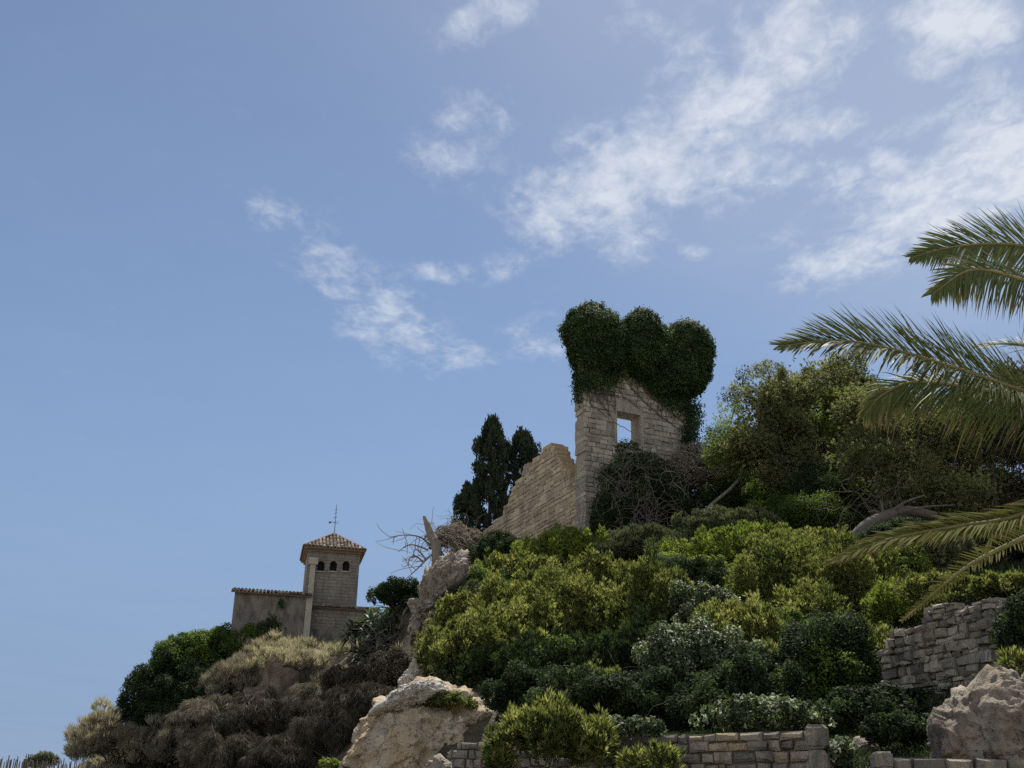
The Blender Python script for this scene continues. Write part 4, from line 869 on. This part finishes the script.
# ------------------------------------------------------------------ ivy
def strand_mass(rng, P, D, mat, name, root, L, Wd, down=-.7, tb=.0):
    Nn = unit(D + rng.normal(0, .45, D.shape) + np.array((0, 0, .25))); ax = unit(np.cross(Nn, runit(rng, len(P))) * .6 + np.array((0, 0, down)) + D * .35)
    V, _ = leaf_quads(P, ax, Nn, L * rng.uniform(.6, 1.4, len(P)), Wd * rng.uniform(.7, 1.3, len(P)))
    return mk(name, V, np.arange(len(V)).reshape(-1, 4), M[mat], root, np.clip(rng.normal(.45 + tb, .22, len(P)) + (vnoise(P * 1.3, 9) - .5) * .9, 0, 1))
def build_ivy():
    rng = np.random.default_rng(12)
    o = Vector(PT.P0 + PT.d * 3.0 + Vector((0, 0, PT.uv(640, 350)[1])) - PT.n * .55)
    root = empty('ivy', o, 'dark green ivy crown in three rounded lobes on top of the ruined tower', 'ivy')
    def lobes(specs, dens):
        Ps, Ds = [], []
        for (px, py, w, h, dy) in specs:
            Y = PT.P0.y + (px - 585) * 65 / F * math.tan(R(25)) * 1.0 + .5 + dy; c = np.array(at(px, py, Y) - o); s = Y / F; r = np.array((w * .5 * s, min(w * .46 * s, 1.55), h * .5 * s)); n = int(dens * 4 * math.pi * (r[0] * r[2]))
            d = runit(rng, n); f = np.clip(rng.normal(.95, .055, n), .7, 1.1) * (1 + (vnoise(d * 3.2 + px, 4) - .5) * .24 + (vnoise(d * 9 + px, 8) - .5) * .17) * np.where(rng.random(n) < .05, rng.uniform(1.0, 1.14, n), 1); Ps.append(c + d * r * f[:, None]); Ds.append(unit(d / r))
        return np.concatenate(Ps), np.concatenate(Ds)
    P, D = lobes([(592, 333, 66, 62, 0), (588, 352, 42, 58, 0), (606, 352, 44, 56, -.3)], 520); strand_mass(rng, P, D, 'ivy', 'lobe', root, .15, .10)
    P, D = lobes([(642, 338, 50, 62, .0), (640, 360, 56, 52, -.2), (621, 350, 34, 52, 0)], 520); strand_mass(rng, P, D, 'ivy', 'lobe', root, .15, .10)
    P, D = lobes([(686, 351, 58, 68, .2), (674, 376, 60, 54, 0), (692, 366, 42, 60, .2), (656, 383, 36, 32, -.2), (662, 350, 34, 54, 0)], 520); strand_mass(rng, P, D, 'ivy', 'lobe', root, .15, .10)
    # hanging skirts over the wall face, ragged lower edge
    Ps, Ds = [], []
    def edge(px): return np.interp(px, [576, 584, 600, 612, 622, 634, 645, 655, 663, 672, 690, 697, 706], [388, 392, 386, 386, 374, 376, 386, 396, 406, 410, 406, 398, 370])
    px = rng.uniform(577, 700, 9000); py = 345 + (edge(px) + rng.exponential(4, 9000) - 3 + (np.sin(px * .9) * 3) - 345) * rng.random(9000) ** .6
    for x, y in zip(px, py):
        u, v = PT.uv(x, y); p = PT.P0 + PT.d * u + PT.n * (.05 + .25 * rng.random()) + Vector((0, 0, v)); Ps.append(np.array(p - o))
    D = np.tile(np.array(PT.n), (len(Ps), 1)); strand_mass(rng, np.array(Ps), D, 'ivy', 'hanging_skirt', root, .15, .10, -1.1)
    # a trail down the outer edge of the wall and at the near corner
    Ps = []
    for k in range(3600):
        t = rng.random(); x = 691 + rng.normal(0, 4.5) + 2 * math.sin(t * 9); y = 405 + t * 70; u, v = PT.uv(x, y); Ps.append(np.array(PT.P0 + PT.d * u + PT.n * (.02 + .3 * rng.random()) + Vector((0, 0, v)) - o))
    for k in range(900):
        t = rng.random(); x = 579 + rng.normal(0, 2.2); y = 372 + t * t * 30; u, v = PT.uv(x, y); Ps.append(np.array(PT.P0 + PT.d * u - PT.n * (.5 * rng.random()) + Vector((0, 0, v)) - o))
    D = np.tile(np.array(PT.n), (len(Ps), 1)); strand_mass(rng, np.array(Ps), D, 'ivy', 'trailing_shoot', root, .14, .10, -1.0, -.08)
    mb = MB()                               # bare stems crossing the stone
    for pts, r in (([(592, 388), (600, 402), (608, 413), (616, 424), (624, 428), (632, 433)], .035), ([(625, 380), (640, 398), (655, 412), (672, 425), (690, 436)], .05), ([(630, 376), (650, 396), (668, 410), (684, 424)], .06), ([(605, 382), (607, 400), (609, 420)], .03), ([(612, 380), (614, 398), (615, 415)], .04), ([(592, 396), (590, 404), (598, 410), (606, 417)], .035), ([(640, 380), (648, 392), (660, 400)], .05), ([(600, 393), (614, 395), (626, 399), (640, 410)], .03)):
        q = [];
        for (x, y) in pts: u, v = PT.uv(x, y); q.append(PT.P0 + PT.d * u + PT.n * .07 + Vector((0, 0, v)) - o)
        q = curve(q, 5); q += rng.normal(0, .02, q.shape); mb.tube(q, np.linspace(r, r * .5, len(q)), 5)
    for k in range(60):
        x = rng.uniform(588, 690); y = edge(x) - 4; pts = []; L = rng.uniform(6, 26); sl = rng.normal(.15, .35)
        for t in np.linspace(0, 1, 5): u, v = PT.uv(x + sl * L * t + rng.normal(0, .7), y + L * t); pts.append(PT.P0 + PT.d * u + PT.n * .06 + Vector((0, 0, v)) - o)
        mb.tube(np.array([list(p) for p in pts]), np.linspace(.022, .01, 5), 4)
    mb.build('vine_stem', M['twig'], root)
    # woody core that carries the leaves
    core = MB()
    for (px, py, w, h) in ((592, 334, 56, 54), (598, 352, 40, 50), (641, 345, 48, 58), (683, 356, 52, 62), (674, 374, 50, 42)):
        Y = PT.P0.y + (px - 585) * 65 / F * math.tan(R(25)) + .5; c = np.array(at(px, py, Y) - o); s = Y / F; r = np.array((w * .5 * s, min(w * .42 * s, 1.3), h * .5 * s)) * .8; nu, nv = 26, 14
        V = []; Fc = []
        for j in range(nv + 1):
            for i in range(nu):
                a, b = 2 * math.pi * i / nu, math.pi * j / nv; V.append(np.array((math.cos(a) * math.sin(b), math.sin(a) * math.sin(b), math.cos(b))))
        V = np.array(V); V = V * (1 + (vnoise(V * 4 + px, 4)[:, None] - .5) * .12) * r + c
        for j in range(nv):
            for i in range(nu): Fc.append((j * nu + i, (j + 1) * nu + i, (j + 1) * nu + (i + 1) % nu, j * nu + (i + 1) % nu))
        core.add(V, Fc, .2)
    core.build('stem_core', M['twig'], root, True)
build_ivy()
def wall_ivy():                             # ivy on the castle side wing
    rng = np.random.default_rng(77); w0, w1, yw, zw = CW; Pl = Plane(CB + PCs.n * 4.6, CY)
    u0, v0 = Pl.uv(271, 640); o = Pl.P0 + Pl.d * u0 + Vector((0, 0, v0)) + Pl.n * .02
    root = empty('ivy', o, 'dark ivy patch climbing the rendered wall of the castle side wing', 'ivy'); Ps = []
    for (px, py, w, h, n) in ((272, 632, 9, 16, 700), (262, 634, 6, 12, 350), (281, 604, 4, 5, 40)):
        for k in range(n):
            u, v = Pl.uv(px + rng.normal(0, w * .4), py + rng.normal(0, h * .4)); Ps.append(np.array(Pl.P0 + Pl.d * u + Pl.n * (.03 + .25 * rng.random()) + Vector((0, 0, v)) - o))
    strand_mass(rng, np.array(Ps), np.tile(np.array(Pl.n), (len(Ps), 1)), 'ivy', 'foliage', root, .24, .17)
wall_ivy()

# ------------------------------------------------------------------ dead wood, vine tangles
def snag():
    b = at(437, 560, 78); root = empty('dead_tree', (b.x, b.y, g1(b.x, b.y)), 'broken dead tree stump with bare twigs on the skyline', 'dead tree'); o = np.array(root.location)
    mb = MB(); pts = curve([Vector(o) - Vector((0, 0, .2)), at(437, 552, 78), at(431, 535, 78), at(427, 524, 78), at(424, 516, 78)], 6) - o
    mb.tube(pts, np.interp(np.arange(len(pts)), [0, len(pts) * .6, len(pts) - 1], [.42, .26, .10]), 9); mb.build('trunk', M['deadwood'], root, True)
    rng = np.random.default_rng(3)
    for path in ([(434, 552), (424, 562), (414, 572), (404, 580)], [(430, 545), (420, 537), (405, 535), (390, 537)], [(428, 550), (418, 546), (408, 545), (398, 552)], [(426, 560), (420, 552), (415, 550), (412, 560)], [(424, 563), (416, 556), (410, 558), (408, 566)]):
        mb = MB(); q = curve([at(x, y, 78 + rng.normal(0, .4)) for x, y in path], 5) - o; mb.tube(q, np.linspace(.07, .022, len(q)), 5)
        for k in range(7):
            s = q[rng.integers(3, len(q))]; e = s + rng.normal(0, .55, 3) + np.array((-.5, 0, .1)); mb.tube(curve([s, (s + e) / 2 + rng.normal(0, .1, 3), e], 4), np.linspace(.028, .016, 9), 4)
        mb.build('branch', M['deadwood'], root)
snag()
def tangle(label, centre, size, depth, n, seed, mat='twig', L=1.0, r=.02, thick=1.0, name='vine_tangle', cat='vines'):
    """arching bare stems springing from the ground"""
    rng = np.random.default_rng(seed); c = at(*centre, depth); s = depth / F; w, h = size[0] * s * .5, size[1] * s * .5; base = Vector((c.x, c.y, min(g1(c.x, c.y), c.z - h * .6)))
    root = empty(name, base, label, cat); o = np.array(c - base); mb = MB()
    for k in range(n):
        p = o + np.array((rng.normal(0, w * .5), rng.normal(0, thick * .4), rng.normal(0, h * .5))); d = runit(rng, 1)[0] * (1, .5, .8); pts = [p]
        for q in range(6):
            d = unit(d + rng.normal(0, .45, 3) * (1, .5, 1) + np.array((0, 0, -.12))); pts.append(pts[-1] + d * L * .22)
        mb.tube(curve(pts, 2), np.linspace(r * rng.uniform(.6, 1.3), r * .5, 13), 4)
    for k in range(6):
        e = o + np.array((rng.normal(0, w * .6), 0, rng.normal(0, h * .5))); q = curve([(rng.normal(0, w * .3), 0, -.1), (o + e) / 2 * .6, e], 6); mb.tube(q, np.linspace(r * 2.2, r, len(q)), 5)
    mb.build('stem', M[mat], root)
tangle('tangle of bare grey vine stems on the front of the ruined tower', (645, 488), (92, 84), 61.0, 330, 5, 'greybark', 1.3, .014)
tangle('pale bare stems arching over the vine-covered tower foot', (625, 510), (70, 50), 60.3, 12, 6, 'twig', 2.2, .016)
tangle('bare brown vine stems matted over the stump below the cypresses', (452, 539), (44, 32), 78.5, 120, 7, 'deadwood', 1.5, .022)
tangle('thin dead stems among the shaded shrubs behind the terrace wall', (640, 690), (130, 60), 32.5, 18, 8, 'twig', 1.2, .007)
tangle('thin dead stems beside the whitish-leaved shrub', (720, 690), (70, 50), 30.5, 14, 9, 'twig', 1.2, .008)
tangle('bare grey branches in the shade under the feathery brownish tree', (880, 500), (90, 40), 50.5, 40, 10, 'twig', 1.6, .014)
tangle('dry stems hanging beside the agave thicket', (386, 652), (60, 60), 79.5, 90, 11, 'twig', 1.6, .03)
def fallen_trunk():
    pts = [at(838, 552, 49), at(860, 532, 49), at(884, 517, 49.5), at(908, 511, 50), at(935, 516, 50.5)]; b = pts[0]; b.z = min(b.z, g1(b.x, b.y) + .05); root = empty('fallen_trunk', b, 'thick grey fallen trunk leaning above the lowest green palm frond', 'tree trunk')
    mb = MB(); q = curve(pts, 7) - np.array(b); mb.tube(q, np.linspace(.30, .22, len(q)), 9); mb.build('trunk', M['twig'], root, True)
    for e in ((880, 500), (925, 495), (868, 512), (955, 505)):
        mb = MB(); s = q[len(q) // 2]; t = np.array(at(*e, 49.5) - b); c = curve([s, (s + t) / 2 + (0, 0, .15), t], 5); mb.tube(c, np.linspace(.08, .03, len(c)), 5); mb.build('branch', M['twig'], root)
fallen_trunk()

# ------------------------------------------------------------------ agaves
def agave(px, py, Y, size, seed, label):
    rng = np.random.default_rng(seed); c = at(px, py, Y); root = empty('agave', c, label, 'agave', 'agaves in the thicket below the castle'); V, Fq, T = [], [], []; n = 70; L = size * 1.15 * Y / F
    for k in range(n):
        a = k * 2.4 + rng.normal(0, .2); el = rng.uniform(-.35, 1.25); ln = L * rng.uniform(.7, 1.1); d = np.array((math.cos(a) * math.cos(el), math.sin(a) * math.cos(el), math.sin(el))); sd = unit(np.cross(d, (0, 0, 1.0))); pts = []
        w0 = ln * .075; b = len(V)
        for t, w in ((0, .8), (.3, 1.0), (.65, .75), (1, .04)):
            p = d * ln * t + np.array((0, 0, -.42 * ln * t * t)); V += [p - sd * w0 * w, p + sd * w0 * w]
        for j in range(3): Fq.append((b + 2 * j, b + 2 * j + 1, b + 2 * j + 3, b + 2 * j + 2))
        T += [float(np.clip(rng.normal(.5, .25), 0, 1))] * 3
    mk('rosette', V, np.array(Fq), M['agave'], root, T)
    st = MB(); g = min(g1(c.x, c.y) - c.z, -.1); st.tube([(0, 0, g), (0.02, 0, g * .5), (0, 0, .1)], [.22, .18, .14], 7); st.build('stem', M['twig'], root)
for k, (px, py, Y, sz, lb) in enumerate(((372, 624, 84, 24, 'agave with pale tips highest on the bank beside the castle low wing'), (395, 612, 83, 25, 'dark agave on the skyline between the castle and the rock pillar'), (355, 632, 84, 24, 'agave hiding the end of the castle low wing wall'), (380, 634, 82, 28, 'large agave in the centre of the thicket with drooping leaves'),
                                         (402, 636, 81, 24, 'agave shaded by the rock pillar'), (362, 655, 82, 26, 'agave with hanging blades at the lower edge of the thicket'), (385, 660, 80.5, 25, 'lowest agave above the brown withered vines'), (410, 605, 81.5, 20, 'small agave under the bare twigs of the dead tree'))): agave(px, py, Y, sz, 60 + k, lb)

# ------------------------------------------------------------------ palm
def palm():
    D = 9.0; crown = at(1205, 438, D); gx, gy = crown.x + .15, crown.y + .1; g0 = g1(gx, gy)
    root = empty('palm_tree', (gx, gy, g0), 'date palm whose long arching fronds reach in from the frame edge', 'palm tree'); o = np.array(root.location)
    tr = MB(); q = curve([(0, 0, -.2), (-.05, 0, (crown.z - g0) * .5), np.array(crown) - o], 14); rr = np.linspace(.30, .24, len(q)) * (1 + .12 * (np.arange(len(q)) % 2)); tr.tube(q, rr, 12); tr.build('trunk', M['bark'], root)
    rng = np.random.default_rng(8)
    def frond(path, depths, mat, L0, seed, dens=1.0, fold=.5, droop=.25, tipdry=.25, up=(0, 0, 1), rach=.016, fw=.55):
        r = np.random.default_rng(seed)
        P = [at(x, y, d) if not isinstance(x, Vector) else x for (x, y), d in zip(path, depths)]; q = curve([crown] + P, 24) - o; seg = np.linalg.norm(np.diff(q, axis=0), axis=1); s = np.r_[0, np.cumsum(seg)]; tot = s[-1]
        fr = MB(); fr.tube(q, np.linspace(rach * 1.9, rach * .25, len(q)), 6); fo = fr.build('frond', M['rachis'], root, True)
        n = int(tot / .021 * dens); t = np.linspace(.16, 1.0, n) ; V, Fq, T = [], [], []
        T0 = unit(np.gradient(q, axis=0))
        for i, ti in enumerate(t):
            x = ti * tot; p = np.array([np.interp(x, s, q[:, k]) for k in range(3)]); tg = unit(np.array([np.interp(x, s, T0[:, k]) for k in range(3)])); sd = unit(np.cross(tg, np.array(up, float))); nu = np.cross(sd, tg)
            for sg in (-1, 1):
                ln = L0 * (math.sin(math.pi * min(ti * .93 + .03, .97)) ** .55) * r.uniform(.8, 1.1)
                ln *= 1 - .45 * max(ti - .85, 0) / .15
                fwd = fw + .75 * max(ti - .35, 0) + 3.5 * max(ti - .8, 0) + r.normal(0, .07); dirn = unit(sd * sg + tg * fwd + nu * (fold + r.normal(0, .16))); w = .0075 * r.uniform(.75, 1.25); sw = unit(np.cross(dirn, nu + r.normal(0, .25, 3))); b = len(V)
                dr = droop * r.uniform(.5, 1.5); dry = r.random()
                for h, ww in ((0, .7), (.35, 1.0), (.72, .75), (1, .05)):
                    pp = p + dirn * ln * h + np.array((0, 0, -dr * ln * h * h)); V += [pp - sw * w * ww, pp + sw * w * ww]
                for j in range(3): Fq.append((b + 2 * j, b + 2 * j + 1, b + 2 * j + 3, b + 2 * j + 2)); T.append(float(np.clip((r.normal(.62, .14) if not (j == 2 and dry < tipdry) else .05), 0, 1)))
        mk('leaflet', V, np.array(Fq), M[mat], fo, T)['kind'] = 'stuff'
    frond([(1150, 335), (1090, 270), (1023, 246), (960, 246), (912, 257)], [8.9, 8.8, 8.7, 8.6, 8.5], 'palm', .52, 1, 1.6, .05, .12, up=(0, -1, .25))
    frond([(1150, 350), (1090, 305), (1023, 280), (972, 270), (932, 294)], [8.5, 8.2, 7.9, 7.7, 7.6], 'palm', .50, 2, 1.6, -.1, .30, .4, up=(0, -1, .35))
    frond([(1120, 426), (1023, 391), (916, 356), (844, 341), (780, 346)], [8.6, 8.2, 7.9, 7.7, 7.6], 'palm', .58, 3, 2.0, .25, .10, .15, up=(0, -.8, .5))
    frond([(1120, 425), (1023, 398), (924, 382), (884, 394), (864, 416)], [9.3, 9.5, 9.7, 9.8, 9.9], 'palm', .50, 4, 1.9, -.1, .45, .5, up=(0, -.9, .4))
    frond([(1130, 400), (1060, 356), (1010, 344), (974, 347)], [9.6, 9.9, 10.2, 10.4], 'palm', .40, 5, 1.0, .35, .15, .3, up=(0, -.6, .6))
    frond([(1130, 466), (1023, 514), (959, 526), (886, 540), (828, 562)], [8.7, 8.4, 8.2, 8.1, 8.0], 'palm_dry', .34, 6, 2.1, .35, .2, .35, up=(0, -.75, .6), fw=1.7)
    frond([(1140, 480), (1080, 512), (1023, 538), (965, 568), (903, 620)], [8.5, 8.2, 8.0, 7.9, 7.8], 'palm_dry', .19, 7, .55, .6, .05, .9, rach=.022, up=(.2, -.8, .5), fw=.9)
    frond([(1120, 470), (1060, 490), (1010, 512), (978, 560)], [8.9, 9.0, 9.1, 9.2], 'palm_dry', .26, 9, .6, 0, .7, .8)
    for k in range(9):                       # the rest of the head, outside the picture
        a = R(-95 + 17 * k); el = .9 - .5 * (k % 3); d = Vector((math.cos(a), math.sin(a), 0)); L = 3.2; P = [crown + d * L * t + Vector((0, 0, L * (el * t - (.55 + .35 * el) * t * t * 1.4))) for t in (.3, .6, .85, 1)]
        frond([(p, 0) for p in P], [0] * 4, 'palm', .48, 20 + k, .8, .4, .2)
palm()

# ------------------------------------------------------------------ reed fence
def reed_fence():
    a, b = at(-40, 758, 20), at(90, 758.5, 20.6); d = b - a; d.z = 0; L = d.length; d.normalize(); yaw = math.atan2(d.y, d.x); zt_ = a.z; g = min(g1(a.x, a.y), g1(b.x, b.y)); root = empty('reed_fence', (a.x, a.y, g), 'dry reed screen fence with ragged top at the bottom of the slope', 'fence', rz=yaw); rng = random.Random(6); Hh = zt_ - g
    mb = MB(); x = 0
    while x < L:
        h = Hh * 1 + rng.gauss(0, .035); r = rng.uniform(.007, .014); y = rng.uniform(-.02, .02); mb.tube([(x, y, 0), (x + rng.gauss(0, .015), y, h * .5), (x + rng.gauss(0, .03), y, h)], [r, r, r * .7], 5, rng.random()); x += rng.uniform(.011, .026)
    mb.build('reed_panel', M['reed'], root)
    for x in (0.1, L * .5, L): p = MB(); p.tube([(x, .06, -.2), (x, .06, Hh * .5), (x, .06, Hh + .03)], .035, 8); p.build('post', M['bark'], root)
    for z in (.35, .8): p = MB(); p.tube([(0, -.035, Hh * z), (L * .5, -.035, Hh * z - .01), (L, -.035, Hh * z)], .006, 5); p.build('wire', M['iron'], root)
reed_fence()

# ------------------------------------------------------------------ ground cover (nobody could count it)
def ground_cover(name, mat, label, boxes, n, L, Wd, seed, up=1.0, spread=.4):
    rng = np.random.default_rng(seed); XY = []
    for (x0, x1, y0, y1, k) in boxes: XY.append(np.c_[rng.uniform(x0, x1, int(n * k)), rng.uniform(y0, y1, int(n * k))])
    XY = np.concatenate(XY); XY = XY[~((XY[:, 0] < 1.5) & (XY[:, 1] < 42) & (XY[:, 1] > 28))]; XY = XY[vnoise(np.c_[XY * .7, np.zeros(len(XY))], seed) > .33]
    Z = gz(XY); k = 6; ax = unit(np.array((0, 0, up)) + rng.normal(0, spread, (len(XY) * k, 3))); P = np.repeat(np.c_[XY, Z], k, 0) + np.c_[rng.normal(0, .09, (len(XY) * k, 2)), np.zeros(len(XY) * k)]; ll = L * rng.uniform(.5, 1.4, len(P)); P = P + ax * ll[:, None] * .42
    V, Q = leaf_quads(P, ax, runit(rng, len(P)), ll, Wd); o = mk(name, V, Q, M[mat], None, np.clip(np.repeat(rng.normal(.45, .2, len(XY)), k) + rng.normal(0, .1, len(P)), 0, 1)); tag(o, label, 'undergrowth', kind='stuff')
ground_cover('undergrowth', 'dark', 'dark low undergrowth between the hillside shrubs', [(-4, 22, 38, 66, 1.0), (22, 34, 38, 60, .2)], 20000, .34, .08, 3, .7, .55)
ground_cover('low_weeds', 'dark', 'low dark weeds on the shaded ground behind the terrace wall', [(-2, 16, 22.5, 38, 1.0)], 26000, .16, .035, 13, .7, .6)
ground_cover('dry_grass', 'straw', 'dry straw-coloured grass on the bank below the castle', [(-34, -7, 78, 101, 1.0)], 9000, .55, .06, 4, 1.0, .3)
print('leaves', NL)
